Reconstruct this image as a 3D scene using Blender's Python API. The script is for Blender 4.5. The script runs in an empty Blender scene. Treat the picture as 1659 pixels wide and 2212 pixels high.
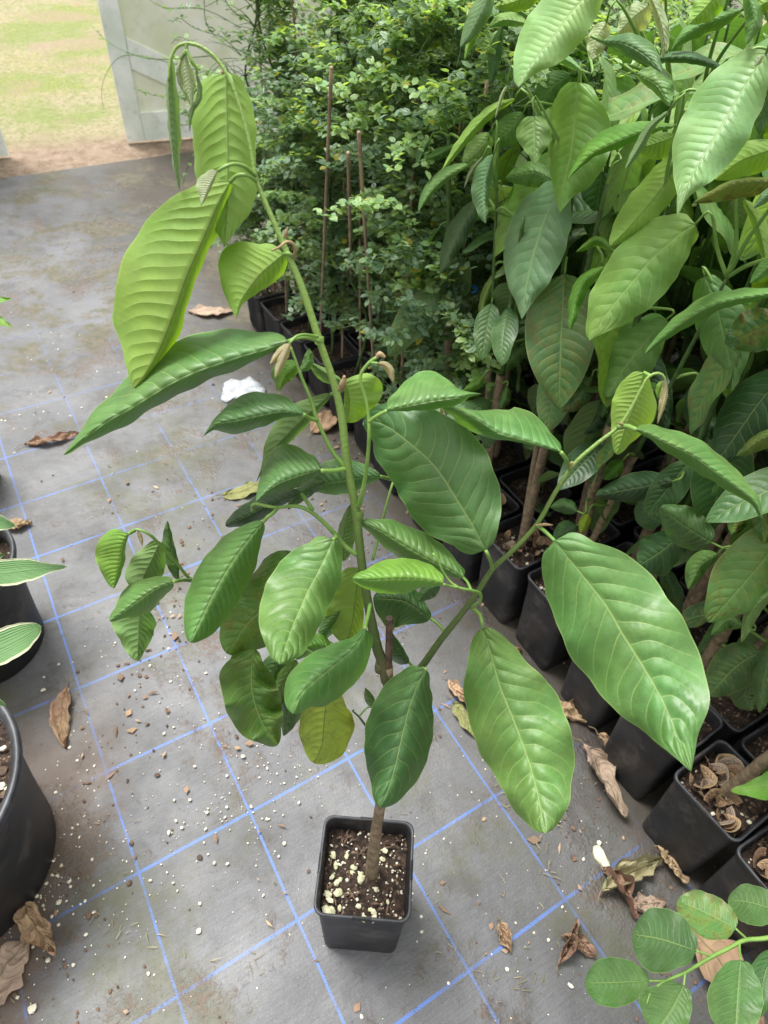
import bpy, math, random
import numpy as np
from mathutils import Vector, Matrix, Euler, noise
R = math.radians
sc = bpy.context.scene
C = sc.collection

# ------------------------------------------------------------ camera
CAM_H = 1.6; CAM_F = 1475.0; PITCH = .80523; ROLL = .057905
_c, _s = math.cos(ROLL), math.sin(ROLL)
FWD = np.array([0, math.cos(PITCH), -math.sin(PITCH)])
_U = np.array([0, math.sin(PITCH), math.cos(PITCH)]); _X = np.array([1., 0, 0])
RGT = _c*_X + _s*_U
UPV = -_s*_X + _c*_U
EYE = np.array([0, 0, CAM_H])
cam_d = bpy.data.cameras.new('camera'); cam = bpy.data.objects.new('camera', cam_d); C.objects.link(cam)
cam.matrix_world = Matrix(((RGT[0], UPV[0], -FWD[0], 0), (RGT[1], UPV[1], -FWD[1], 0), (RGT[2], UPV[2], -FWD[2], CAM_H), (0, 0, 0, 1)))
cam_d.sensor_fit = 'VERTICAL'; cam_d.sensor_height = 9.8; cam_d.lens = 9.8*CAM_F/2212.0
cam_d.clip_start = .02; cam_d.clip_end = 500
cam_d.dof.use_dof = True; cam_d.dof.focus_distance = .95; cam_d.dof.aperture_fstop = 1.9
sc.camera = cam

# ------------------------------------------------------------ sky, sun, exposure
SUN_EL, SUN_AZ = 66, -50          # azimuth from +Y (away from camera), negative = left
w = bpy.data.worlds.new('World'); sc.world = w; w.use_nodes = True
nt = w.node_tree; nt.nodes.clear()
sky = nt.nodes.new('ShaderNodeTexSky'); sky.sky_type = 'NISHITA'; sky.sun_disc = False
sky.sun_elevation = R(SUN_EL); sky.sun_rotation = R(SUN_AZ)
sky.air_density = 1.0; sky.dust_density = 4.0; sky.ozone_density = 1.0
hs = nt.nodes.new('ShaderNodeMix'); hs.data_type = 'RGBA'; hs.inputs[0].default_value = .78
hs.inputs[7].default_value = (8.6, 8.7, 8.6, 1)      # even cloud layer over the clear sky
gm = nt.nodes.new('ShaderNodeNewGeometry'); sz = nt.nodes.new('ShaderNodeSeparateXYZ'); nt.links.new(gm.outputs['Incoming'], sz.inputs[0])
ov = nt.nodes.new('ShaderNodeMapRange'); ov.inputs[1].default_value = -.0; ov.inputs[2].default_value = -1.; ov.inputs[3].default_value = .34; ov.inputs[4].default_value = 1.95   # overcast sky: the zenith is brighter than the horizon
nt.links.new(sz.outputs[2], ov.inputs[0]); cl = nt.nodes.new('ShaderNodeVectorMath'); cl.operation = 'SCALE'; cl.inputs[0].default_value = (8.9, 8.7, 8.15)
nt.links.new(ov.outputs[0], cl.inputs['Scale']); nt.links.new(cl.outputs[0], hs.inputs[7])
bg = nt.nodes.new('ShaderNodeBackground'); bg.inputs[1].default_value = .085
wo = nt.nodes.new('ShaderNodeOutputWorld')
nt.links.new(sky.outputs[0], hs.inputs[6]); nt.links.new(hs.outputs[2], bg.inputs[0]); nt.links.new(bg.outputs[0], wo.inputs[0])
sd = bpy.data.lights.new('sun', 'SUN'); sd.energy = 3.9; sd.angle = R(26); sd.color = (1, .975, .93)
so = bpy.data.objects.new('sun', sd); C.objects.link(so)
az = R(SUN_AZ); el = R(SUN_EL)
sdir = Vector((math.sin(az)*math.cos(el), math.cos(az)*math.cos(el), math.sin(el)))
so.rotation_euler = sdir.to_track_quat('Z', 'Y').to_euler(); so.location = (0, 0, 6)
vs = sc.view_settings; vs.view_transform = 'Standard'; vs.look = 'None'; vs.gamma = 1; vs.use_curve_mapping = False
vs.exposure = .85
sc.cycles.max_bounces = 8; sc.cycles.transparent_max_bounces = 8
sc.cycles.use_denoising = True

# ------------------------------------------------------------ helpers
def ray(u, v): return FWD + (u-829.5)/CAM_F*RGT + (1106-v)/CAM_F*UPV
def atz(u, v, z=0.):
    d = ray(u, v); return EYE + d*((z-CAM_H)/d[2])
def depth(p): return float((np.asarray(p)-EYE) @ FWD)
E1 = np.array([.5458, -.8379]); E2 = np.array([.8379, .5458]); ROW0 = np.array([-.59, 2.63])
def row(s, t, z=0.): p = ROW0 + E1*s + E2*t; return np.array([p[0], p[1], z])
_mv = [-300, 100, 850, 1450, 1890, 2300]; _my = [.79, .73, .60, .48, .385, .33]
def WM(u, v, off=0.):                       # main plant: a nearly upright sheet standing in its pot
    y = float(np.interp(v, _mv, _my)) + off
    d = ray(u, v); return EYE + d*(y/d[1])
_N = np.array([E2[0], E2[1], 0]); _r0 = float((EYE[:2]-ROW0) @ E2)
def WR(u, v, off=0.):                       # plants standing in the row of pots
    d = ray(u, v); t = (off-_r0)/float(d @ _N); return EYE + d*t

def new_mat(name):
    m = bpy.data.materials.new(name); m.use_nodes = True; n = m.node_tree
    b = n.nodes['Principled BSDF']; return m, n, b
class NG:                                   # small node-graph helper
    def __init__(s, n): s.n = n
    def node(s, t, **k):
        o = s.n.nodes.new(t)
        for a, b in k.items(): setattr(o, a, b)
        return o
    def put(s, sock, v):
        if isinstance(v, (int, float, tuple)): sock.default_value = v
        else: s.n.links.new(v, sock)
    def m(s, op, a, b=0., c=0.):
        o = s.node('ShaderNodeMath', operation=op)
        s.put(o.inputs[0], a); s.put(o.inputs[1], b); s.put(o.inputs[2], c); return o.outputs[0]
    def mr(s, x, a, b, c=0., d=1., smooth=True):
        o = s.node('ShaderNodeMapRange')
        if smooth: o.interpolation_type = 'SMOOTHSTEP'
        for i, q in enumerate((x, a, b, c, d)): s.put(o.inputs[i], q)
        return o.outputs[0]
    def mix(s, f, a, b, mode='MIX'):
        o = s.node('ShaderNodeMix', data_type='RGBA', blend_type=mode)
        s.put(o.inputs[0], f); s.put(o.inputs[6], a); s.put(o.inputs[7], b); return o.outputs[2]
    def noise(s, vec, scale, detail=3., rough=.55, out=0):
        o = s.node('ShaderNodeTexNoise'); s.n.links.new(vec, o.inputs['Vector'])
        o.inputs['Scale'].default_value = scale; o.inputs['Detail'].default_value = detail; o.inputs['Roughness'].default_value = rough
        return o.outputs[out]
    def bump(s, h, dist, strength=1.):
        o = s.node('ShaderNodeBump'); s.n.links.new(h, o.inputs['Height'])
        o.inputs['Distance'].default_value = dist; o.inputs['Strength'].default_value = strength; return o.outputs[0]
    def obj(s): return s.node('ShaderNodeTexCoord').outputs['Object']
    def gen(s): return s.node('ShaderNodeNewGeometry').outputs['Position']

def simple(name, col, rough=.6, var=.25, scale=20., bump=0., bscale=80., spec=.5, col2=None, detail=4., lo=.35, hi=.65, dust=0.):
    m, n, b = new_mat(name); g = NG(n); P = g.gen()
    f = g.mr(g.noise(P, scale, detail), lo, hi)
    c2 = col2 or tuple(c*(1-var) for c in col)
    n.links.new(g.mix(f, (*col, 1), (*c2, 1)), b.inputs['Base Color'])
    if dust:
        n.links.new(g.mix(g.mr(g.noise(P, 14., 6., .72), .50, .72, 0., dust), g.mix(f, (*col, 1), (*c2, 1)), (.16, .14, .12, 1)), b.inputs['Base Color'])
    b.inputs['Roughness'].default_value = rough; b.inputs['Specular IOR Level'].default_value = spec
    if bump: n.links.new(g.bump(g.noise(P, bscale, 3.), bump), b.inputs['Normal'])
    return m

def leaf_material(name, back_pale=.35, gloss=.40, transl=.31, vein_amt=.72, bump=.0035, dark_rib=.75, lines=True, backc=(.24, .33, .13, 1), tcm=(1.9, 1.75, .55, 1), spec=.55, veinc=(.46, .60, .20, 1)):
    m, n, b = new_mat(name); g = NG(n)
    uv = g.node('ShaderNodeUVMap'); uv.uv_map = 'uv'
    sp = g.node('ShaderNodeSeparateXYZ'); n.links.new(uv.outputs[0], sp.inputs[0])
    x, ph = sp.outputs[0], sp.outputs[1]
    xs = g.m('SUBTRACT', g.m('MULTIPLY', x, 2.), 1.); ax = g.m('ABSOLUTE', xs)
    P = g.gen(); wob = 0.
    side = g.m('MULTIPLY', g.m('GREATER_THAN', xs, 0.), .43)
    q = g.m('ADD', g.m('SUBTRACT', g.m('SUBTRACT', g.m('ADD', ph, side), g.m('MULTIPLY', ax, 1.15)), g.m('MULTIPLY', g.m('POWER', ax, 2.6), 1.35)), wob)
    f = g.m('FRACT', g.m('ADD', q, 20.)); dist = g.m('MINIMUM', f, g.m('SUBTRACT', 1., f))
    edge = g.m('SUBTRACT', 1., g.m('POWER', ax, 5.))
    vein = g.m('MULTIPLY', g.mr(dist, .050, .012), edge)
    rib = g.mr(ax, .030, .010)
    att = g.node('ShaderNodeAttribute'); att.attribute_name = 'tint'
    tint, dam = att.outputs['Color'], att.outputs['Alpha']
    back = g.node('ShaderNodeNewGeometry').outputs['Backfacing']
    n1 = g.noise(P, 28., 3.)
    c = g.mix(g.mr(n1, .3, .7, 0., .35), tint, (.30, .42, .08, 1), 'MULTIPLY') if False else tint
    hv = g.node('ShaderNodeHueSaturation'); g.put(hv.inputs['Color'], c); g.put(hv.inputs['Value'], g.mr(n1, .3, .7, .82, 1.16)); g.put(hv.inputs['Hue'], g.mr(g.noise(P, 9., 2.), .3, .7, .484, .512))
    c = hv.outputs[0]
    c = g.mix(g.m('MULTIPLY', back, back_pale), c, backc)
    # yellow and brown damage with a shape of its own
    nd = g.noise(P, 60., 4.)
    dmask = g.m('MULTIPLY', g.mr(g.m('ADD', nd, g.m('MULTIPLY', g.m('POWER', ax, 3.), .16)), .56, .68), dam)
    c = g.mix(g.m('MULTIPLY', g.mr(nd, .42, .6), g.m('MULTIPLY', dam, .55)), c, (.30, .30, .03, 1))
    c = g.mix(dmask, c, (.10, .055, .025, 1))
    # pale thin margin, fine net of small veins
    vo = g.node('ShaderNodeTexVoronoi', feature='DISTANCE_TO_EDGE'); n.links.new(P, vo.inputs['Vector']); vo.inputs['Scale'].default_value = 260.
    net = g.mr(vo.outputs['Distance'], .10, .0, 0., .16)
    if lines:
        va = g.m('MAXIMUM', g.m('MULTIPLY', vein, vein_amt), g.m('MULTIPLY', rib, .85))
        va = g.m('MAXIMUM', va, net); va = g.m('MAXIMUM', va, g.mr(ax, .972, .99, 0., .75))
        vc = g.mix(.40, tint, veinc)
        vc = g.mix(g.m('MULTIPLY', g.m('MULTIPLY', back, rib), .85), vc, (.09, .12, .03, 1))  # underside midrib darkened in colour, as it looks against the light
        c = g.mix(va, c, vc)
    n.links.new(c, b.inputs['Base Color'])
    b.inputs['Roughness'].default_value = gloss; b.inputs['Specular IOR Level'].default_value = spec
    g.put(b.inputs['Roughness'], g.m('ADD', g.m('MULTIPLY', back, .22), g.mr(n1, .3, .7, gloss-.05, gloss+.09)))
    puff = g.m('POWER', g.m('SINE', g.m('MULTIPLY', f, 3.14159)), .6)
    h = g.m('MULTIPLY', g.m('MULTIPLY', puff, g.mr(ax, 0., .12)), g.mr(ax, .95, .55))
    h = g.m('MULTIPLY', h, g.mr(g.noise(P, 14., 2.), .3, .7, .45, 1.25)); h = g.m('SUBTRACT', h, g.m('MULTIPLY', rib, .4))
    h = g.m('ADD', h, g.m('MULTIPLY', g.noise(P, 110., 2.), .28))
    nb = g.bump(h, bump); n.links.new(nb, b.inputs['Normal'])
    tr = g.node('ShaderNodeBsdfTranslucent')
    tc = g.mix(1., tint, tcm, 'MULTIPLY')
    tc = g.mix(g.m('MAXIMUM', g.m('MULTIPLY', rib, dark_rib), g.m('MULTIPLY', vein, .18)), tc, (.03, .05, .01, 1))
    tc = g.mix(dmask, tc, (.05, .02, .005, 1))
    n.links.new(tc, tr.inputs[0]); n.links.new(nb, tr.inputs['Normal'])
    mx = g.node('ShaderNodeMixShader'); mx.inputs[0].default_value = transl
    n.links.new(b.outputs[0], mx.inputs[1]); n.links.new(tr.outputs[0], mx.inputs[2])
    n.links.new(mx.outputs[0], n.nodes['Material Output'].inputs[0])
    return m

M_LEAF = leaf_material('leaf_blade', bump=.0009, gloss=.44, spec=.5)
M_SMALL = leaf_material("small_leaf_blade", lines=False, bump=.0008, gloss=.30, transl=.42, back_pale=.25)
M_DEAD = leaf_material('dead_leaf_blade', back_pale=.3, gloss=.8, transl=.10, vein_amt=.22, bump=.0022, dark_rib=.2, backc=(.36, .27, .19, 1), tcm=(1., .8, .6, 1), spec=.25, veinc=(.34, .24, .15, 1))
M_STRAW = leaf_material('straw_blade', lines=False, back_pale=.2, gloss=.8, transl=.1, bump=.001, backc=(.40, .34, .24, 1), tcm=(1., .9, .7, 1), spec=.25)
M_YOUNGSTEM = simple('green_stem', (.16, .28, .06), .5, scale=35, col2=(.11, .22, .04))
M_STEM = simple('lower_green_stem', (.06, .125, .025), .5, scale=60, col2=(.035, .07, .018))
M_BARK = simple('brown_bark', (.23, .175, .11), .8, scale=70, col2=(.13, .095, .06), bump=.003, bscale=160)
def leader_material():
    m, n, b = new_mat('leader_bark'); g = NG(n); P = g.gen(); s_ = g.node('ShaderNodeSeparateXYZ'); n.links.new(P, s_.inputs[0])
    k = g.m('ADD', s_.outputs[2], g.m('MULTIPLY', g.m('SUBTRACT', g.noise(P, 30., 4.), .5), .16))
    c = g.mix(g.mr(k, .78, 1.24), (.045, .072, .018, 1), (.17, .28, .06, 1))
    c = g.mix(g.mr(k, .84, .76, 0., .7), c, (.13, .095, .055, 1))
    c = g.mix(g.mr(g.noise(P, 420., 2.), .66, .74, 0., .55), c, (.24, .26, .13, 1))     # lenticels
    n.links.new(c, b.inputs['Base Color']); b.inputs['Roughness'].default_value = .5
    n.links.new(g.bump(g.noise(P, 260., 3.), .0012), b.inputs['Normal']); return m
M_LEADER = leader_material()
M_STUB = simple('pruned_wood', (.12, .075, .05), .8, scale=90, col2=(.055, .035, .025), bump=.003, bscale=200)
M_CANE = simple("bamboo_cane", (.33, .25, .17), .6, scale=18, col2=(.20, .14, .09))
M_FUZZ = simple('brown_bud', (.30, .22, .12), .8, scale=90, col2=(.20, .14, .07))
M_POT = simple("black_plastic", (.011, .012, .015), .48, scale=9, col2=(.026, .026, .028), bump=.0006, bscale=300, dust=.30, spec=.38)
M_POTLIP = simple('grey_plastic_rim', (.040, .043, .052), .45, scale=40, col2=(.022, .024, .030))  # rim plastic a lighter grey than the pot body
M_PERL = simple('perlite', (.80, .78, .68), .8, scale=140, col2=(.60, .56, .42), bump=.002, bscale=500)
M_BLUE = simple('blue_plastic', (.02, .17, .50), .5, scale=40)
M_WHITE = simple('white_plastic', (.42, .44, .47), .5, scale=45, col2=(.24, .26, .29), bump=.004)

def soil_material():
    m, n, b = new_mat('potting_mix'); g = NG(n); P = g.gen()
    c = g.mix(g.mr(g.noise(P, 90., 5., .7), .38, .66), (.018, .011, .008, 1), (.085, .052, .036, 1))
    vo = g.node('ShaderNodeTexVoronoi'); n.links.new(P, vo.inputs['Vector']); vo.inputs['Scale'].default_value = 230.
    c = g.mix(g.mr(vo.outputs['Color'], .80, .86, 0., .85), c, (.30, .22, .16, 1))
    n.links.new(c, b.inputs['Base Color']); b.inputs['Roughness'].default_value = .9
    n.links.new(g.bump(g.noise(P, 140., 4., .7), .012), b.inputs['Normal']); return m
M_SOIL = soil_material()

COL = dict(m=(.090, .205, .052), M=(.062, .152, .045), y=(.14, .29, .045), b=(.15, .30, .022), g=(.11, .21, .10), d=(.040, .110, .032),  # b: yellow glow of backlit leaves put into the blade colour
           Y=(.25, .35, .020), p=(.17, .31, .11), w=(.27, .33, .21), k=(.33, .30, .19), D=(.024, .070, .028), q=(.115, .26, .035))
DEADC = dict(a=(.30, .19, .12), b=(.42, .30, .18), c=(.22, .13, .09), e=(.30, .30, .16), f=(.16, .22, .06), h=(.36, .28, .22))

def tagit(o, label=None, cat=None, group=None, kind=None):
    if label: o['label'] = label
    if cat: o['category'] = cat
    if group: o['group'] = group
    if kind: o['kind'] = kind
    return o
def empty(name, loc, label=None, cat=None, group=None, rz=0):
    o = bpy.data.objects.new(name, None); C.objects.link(o); o.location = loc; o.rotation_euler = (0, 0, rz); o.empty_display_size = .05
    return tagit(o, label, cat, group)
class MB:                                    # mesh builder: vertices, faces, uv and tint per loop
    def __init__(s): s.v = []; s.f = []; s.mi = []; s.uv = {}; s.t = {}; s.sm = True
    def add(s, vs, fs, mi=0, uvs=None, tint=None):
        k = len(s.v); s.v += [tuple(map(float, p)) for p in vs]
        for f in fs: s.f.append(tuple(i+k for i in f)); s.mi.append(mi)
        if uvs is not None:
            for i, q in enumerate(uvs): s.uv[k+i] = q
        if tint is not None:
            for i in range(len(vs)): s.t[k+i] = tint
    def mesh(s, name, mats, base=(0, 0, 0), smooth=True):
        me = bpy.data.meshes.new(name)
        b = np.array(base, float)
        me.from_pydata([tuple(np.array(p)-b) for p in s.v], [], s.f)
        for m in mats: me.materials.append(m)
        me.polygons.foreach_set('material_index', s.mi)
        me.polygons.foreach_set('use_smooth', [smooth]*len(s.f))
        if s.uv:
            L = me.uv_layers.new(name='uv'); vi = np.zeros(len(me.loops), int); me.loops.foreach_get('vertex_index', vi)
            arr = np.full((len(s.v), 2), .5)
            for k, q in s.uv.items(): arr[k] = q
            L.data.foreach_set('uv', arr[vi].ravel())
        if s.t:
            A = me.color_attributes.new('tint', 'FLOAT_COLOR', 'POINT'); arr = np.zeros((len(s.v), 4)); arr[:, :3] = .1
            for k, q in s.t.items(): arr[k] = q
            A.data.foreach_set('color', arr.ravel())
        me.update(); return me
    def build(s, name, mats, parent=None, base=(0, 0, 0), smooth=True):
        o = bpy.data.objects.new(name, s.mesh(name, mats if isinstance(mats, list) else [mats], base, smooth)); C.objects.link(o)
        if parent: o.parent = parent
        return o

def catmull(P, n):
    P = np.array(P, float)
    if len(P) == 2: 
        t = np.linspace(0, 1, n)[:, None]; return P[0]*(1-t) + P[1]*t
    Q = np.vstack([2*P[0]-P[1], P, 2*P[-1]-P[-2]]); out = []
    for i in range(len(P)-1):
        a, b, c, d = Q[i:i+4]
        for t in np.linspace(0, 1, 14, endpoint=False):
            out.append(.5*((2*b)+(-a+c)*t+(2*a-5*b+4*c-d)*t*t+(-a+3*b-3*c+d)*t**3))
    out.append(P[-1]); out = np.array(out)
    L = np.r_[0, np.cumsum(np.linalg.norm(np.diff(out[:, :3 if out.shape[1] == 3 else 2], axis=0), axis=1))]
    s = np.linspace(0, L[-1], n)
    return np.stack([np.interp(s, L, out[:, j]) for j in range(out.shape[1])], 1)

def tube(mb, pts, rad, seg=8, mi=0, cap=True, n=None, wob=0.):
    pts = np.array(pts, float); n = n or max(4, len(pts)*5)
    K = np.linspace(0, 1, len(pts)); 
    P = catmull(pts, n); rr = np.interp(np.linspace(0, 1, n), np.linspace(0, 1, len(rad)), rad) if not np.isscalar(rad) else np.full(n, rad)
    T = np.gradient(P, axis=0); vs = []; up = np.array([.13, .21, .97])
    for i in range(n):
        t = T[i]/(np.linalg.norm(T[i])+1e-12); a = np.cross(t, up)
        if np.linalg.norm(a) < .05: a = np.cross(t, np.array([1, 0, .1]))
        a /= np.linalg.norm(a); b = np.cross(t, a)
        for k in range(seg):
            th = 2*math.pi*k/seg; r = rr[i]*(1+wob*math.sin(3*th+i*1.7)+wob*random.uniform(-.5, .5))
            vs.append(P[i]+(a*math.cos(th)+b*math.sin(th))*r)
    fs = [(i*seg+k, i*seg+(k+1) % seg, (i+1)*seg+(k+1) % seg, (i+1)*seg+k) for i in range(n-1) for k in range(seg)]
    if cap: fs += [tuple(range(seg))[::-1], tuple((n-1)*seg+k for k in range(seg))]
    mb.add(vs, fs, mi); return P

def prof(t): return max(0., math.sin(math.pi*t**.86))**.68*(1-.12*t**3)
def wid(w, t):
    r_ = wid0(w, t)
    if isinstance(w, (list, tuple)) and len(w) > 5:
        m_ = max(w)
        if w[1] > .38*m_: r_ *= 1+.12*math.exp(-(t/.085)**1.3)
        if w[-2] > .38*m_: r_ *= 1+.22*math.exp(-((1-t)/.07)**1.3)
    return r_
def wid0(w, t):
    if isinstance(w, (list, tuple)):
        return max(0., float(np.interp(t, SX(len(w)), w))) if len(w) < 4 else max(0., float(smooth_interp(w, t)))
    return w*prof(t)
def SX(n): return np.linspace(0, 1, n)
def smooth_interp(w, t):
    n = len(w)-1; x = min(max(t*n, 0), n-1e-6); i = int(x); f = x-i
    if i == 0: f = f**(.34 if w[1] > .5*max(w) else .5)                     # rounded leaf base
    if i == n-1 and w[-2] > .34*max(w): return w[-2]*(1-f)**.62
    a = w[max(i-1, 0)]; b = w[i]; c = w[i+1]; d = w[min(i+2, n)]
    if i == 0 or i == n-1: return b+(c-b)*f
    return .5*((2*b)+(-a+c)*f+(2*a-5*b+4*c-d)*f*f+(-a+3*b-3*c+d)*f**3)

def quilt(pv, xs):
    ax = abs(xs); q = pv+(.43 if xs > 0 else 0)-1.15*ax-1.35*ax**2.6; f = (q+40) % 1.
    return (math.sin(math.pi*f)**.7)*min(1, ax*6)*(1-ax**3)
def leaf(mb, W, mid, o0, o1, wa, wb, za=.02, zb=.02, face='t', tint='m', dam=0., N=None, nt_=34, ns=7, ruf=None, rnd=random):
    """blade from a midrib (picture units + distance), half widths on both sides and how far each margin bends back"""
    M = catmull([(p[0], p[1]) for p in mid], nt_)
    if isinstance(o0, (list, tuple)): OF = np.interp(np.linspace(0, 1, nt_), SX(len(o0)), o0)
    else: OF = o0+(o1-o0)*np.linspace(0, 1, nt_)**1.15
    T = np.gradient(M, axis=0)
    for _ in range(3): T[1:-1] = (T[:-2]+T[1:-1]*2+T[2:])/4
    T /= np.linalg.norm(T, axis=1)[:, None]+1e-9
    Lpx = np.linalg.norm(np.diff(M, axis=0), axis=1).sum()
    if N is None: N = min(16, max(8, 7+Lpx/45))
    mxa = max(1e-6, max(wid(wa, t) for t in np.linspace(0, 1, 21))); mxb = max(1e-6, max(wid(wb, t) for t in np.linspace(0, 1, 21)))
    mxw = max(mxa, mxb)
    ph1, ph2, ph3 = rnd.uniform(0, 6.3), rnd.uniform(0, 6.3), rnd.uniform(4.5, 7)
    if ruf is None: ruf = .0045
    jit = Lpx*.0032
    vs, uvs = [], []
    LM = sum(np.linalg.norm(W(*M[k+1], OF[k+1])-W(*M[k], OF[k])) for k in range(0, nt_-1)); amp = .115*LM/N*(-1 if face == 't' else 1)
    sd_ = rnd.uniform(0, 50)
    for i in range(nt_):
        t = i/(nt_-1); d = T[i]; nr = np.array([-d[1], d[0]])
        A, B = wid(wa, t), wid(wb, t)
        for j in range(-ns, ns+1):
            x = abs(j)/ns
            if j < 0: ww, sg, z, mx, ph = A, 1, za, mxa, ph1
            else: ww, sg, z, mx, ph = B, -1, zb, mxb, ph2
            q = M[i]+nr*sg*(ww*x + (jit*(math.sin(t*23+ph)+.8*math.sin(t*41+ph*3))*x*x if 0 < i < nt_-1 else 0)*min(1, ww/(mx*.5)))
            off = OF[i]+z*(ww/mx)*x**1.7 + ruf*x*x*math.sin(t*ph3*3.1+ph)*min(1, ww/(mx*.4)) 
            xs_ = j/ns; wb_ = .34*noise.noise(Vector((t*5, xs_*2.2, sd_))) if x > 0 else .34*noise.noise(Vector((t*5, 0, sd_)))
            pv = t*N+wb_; off += amp*quilt(pv, xs_)*(.55+.9*abs(noise.noise(Vector((t*3, xs_*1.5, sd_+9)))))*min(1, ww/(.25*mxw))*min(1, (1-t)/.16)
            vs.append(W(q[0], q[1], off)); uvs.append((.5+.5*xs_, pv))
    m = 2*ns+1
    fs = [(i*m+j, i*m+j+1, (i+1)*m+j+1, (i+1)*m+j) for i in range(nt_-1) for j in range(m-1)]
    V = np.array(vs); c = V.mean(0); acc = np.zeros(3)
    for f in fs[::5]:
        a, b_, cc = V[f[0]], V[f[1]], V[f[2]]; acc += np.cross(b_-a, cc-a)
    toward = acc @ (EYE-c) > 0
    if toward != (face == 't'): fs = [f[::-1] for f in fs]
    col = COL.get(tint, tint) if isinstance(tint, str) else tint
    k = rnd.uniform(.92, 1.08); kk = rnd.uniform(.95, 1.05)
    mb.add(vs, fs, 0, uvs, (col[0]*k*kk, col[1]*k, col[2]*k/kk, dam))
    return V
# ------------------------------------------------------------ ground: bare earth and lawn
def ground_material():
    m, n, b = new_mat('earth_and_lawn'); g = NG(n); P = g.gen()
    sx = g.node('ShaderNodeSeparateXYZ'); n.links.new(P, sx.inputs[0])
    # distance beyond the mat edge, wobbling
    dd = g.m('ADD', g.m('SUBTRACT', g.m('MULTIPLY', sx.outputs[1], .852), g.m('MULTIPLY', sx.outputs[0], .523)), g.m('MULTIPLY', g.noise(P, 1.3, 3.), 1.2))
    earth = g.mix(g.mr(g.noise(P, 14., 5., .65), .35, .65), (.44, .34, .26, 1), (.28, .20, .14, 1))
    earth = g.mix(g.mr(g.noise(P, 60., 3.), .55, .7), earth, (.50, .40, .30, 1))
    grass = g.mix(g.mr(g.noise(P, 1.3, 5., .65), .42, .58), (.33, .38, .15, 1), (.50, .42, .30, 1))  # lawn colour lightened to stand for direct sun on it
    grass = g.mix(g.mr(g.noise(P, 40., 4., .7), .4, .65), grass, (.26, .30, .12, 1))
    c = g.mix(g.mr(dd, 5.55, 6.15), earth, grass)
    c = g.mix(g.m('MULTIPLY', g.mr(g.noise(P, .9, 3.), .52, .60), .7), c, (.42, .33, .24, 1))
    n.links.new(c, b.inputs['Base Color']); b.inputs['Roughness'].default_value = .95; b.inputs['Specular IOR Level'].default_value = .2
    n.links.new(g.bump(g.noise(P, 45., 5., .7), .05), b.inputs['Normal']); return m
def sheet(name, corners, mat, z, kind='structure', n=2):
    mb = MB(); a, b_, c, d = [np.array(p, float) for p in corners]; vs = []
    for i in range(n):
        for j in range(n):
            u, v = i/(n-1), j/(n-1); p = (a*(1-u)+b_*u)*(1-v)+(d*(1-u)+c*u)*v
            zz = z + (noise.noise(Vector((p[0]*1.7, p[1]*1.7, 3)))*.006+noise.noise(Vector((p[0]*6, p[1]*6, 8)))*.0022 if n > 2 else 0)
            vs.append((p[0], p[1], zz))
    fs = [(i*n+j, (i+1)*n+j, (i+1)*n+j+1, i*n+j+1) for i in range(n-1) for j in range(n-1)]
    mb.add(vs, fs); o = mb.build(name, mat); o['kind'] = kind; return o
sheet('ground', [(-150, -60), (150, -60), (150, 240), (-150, 240)], ground_material(), -.012)

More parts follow.
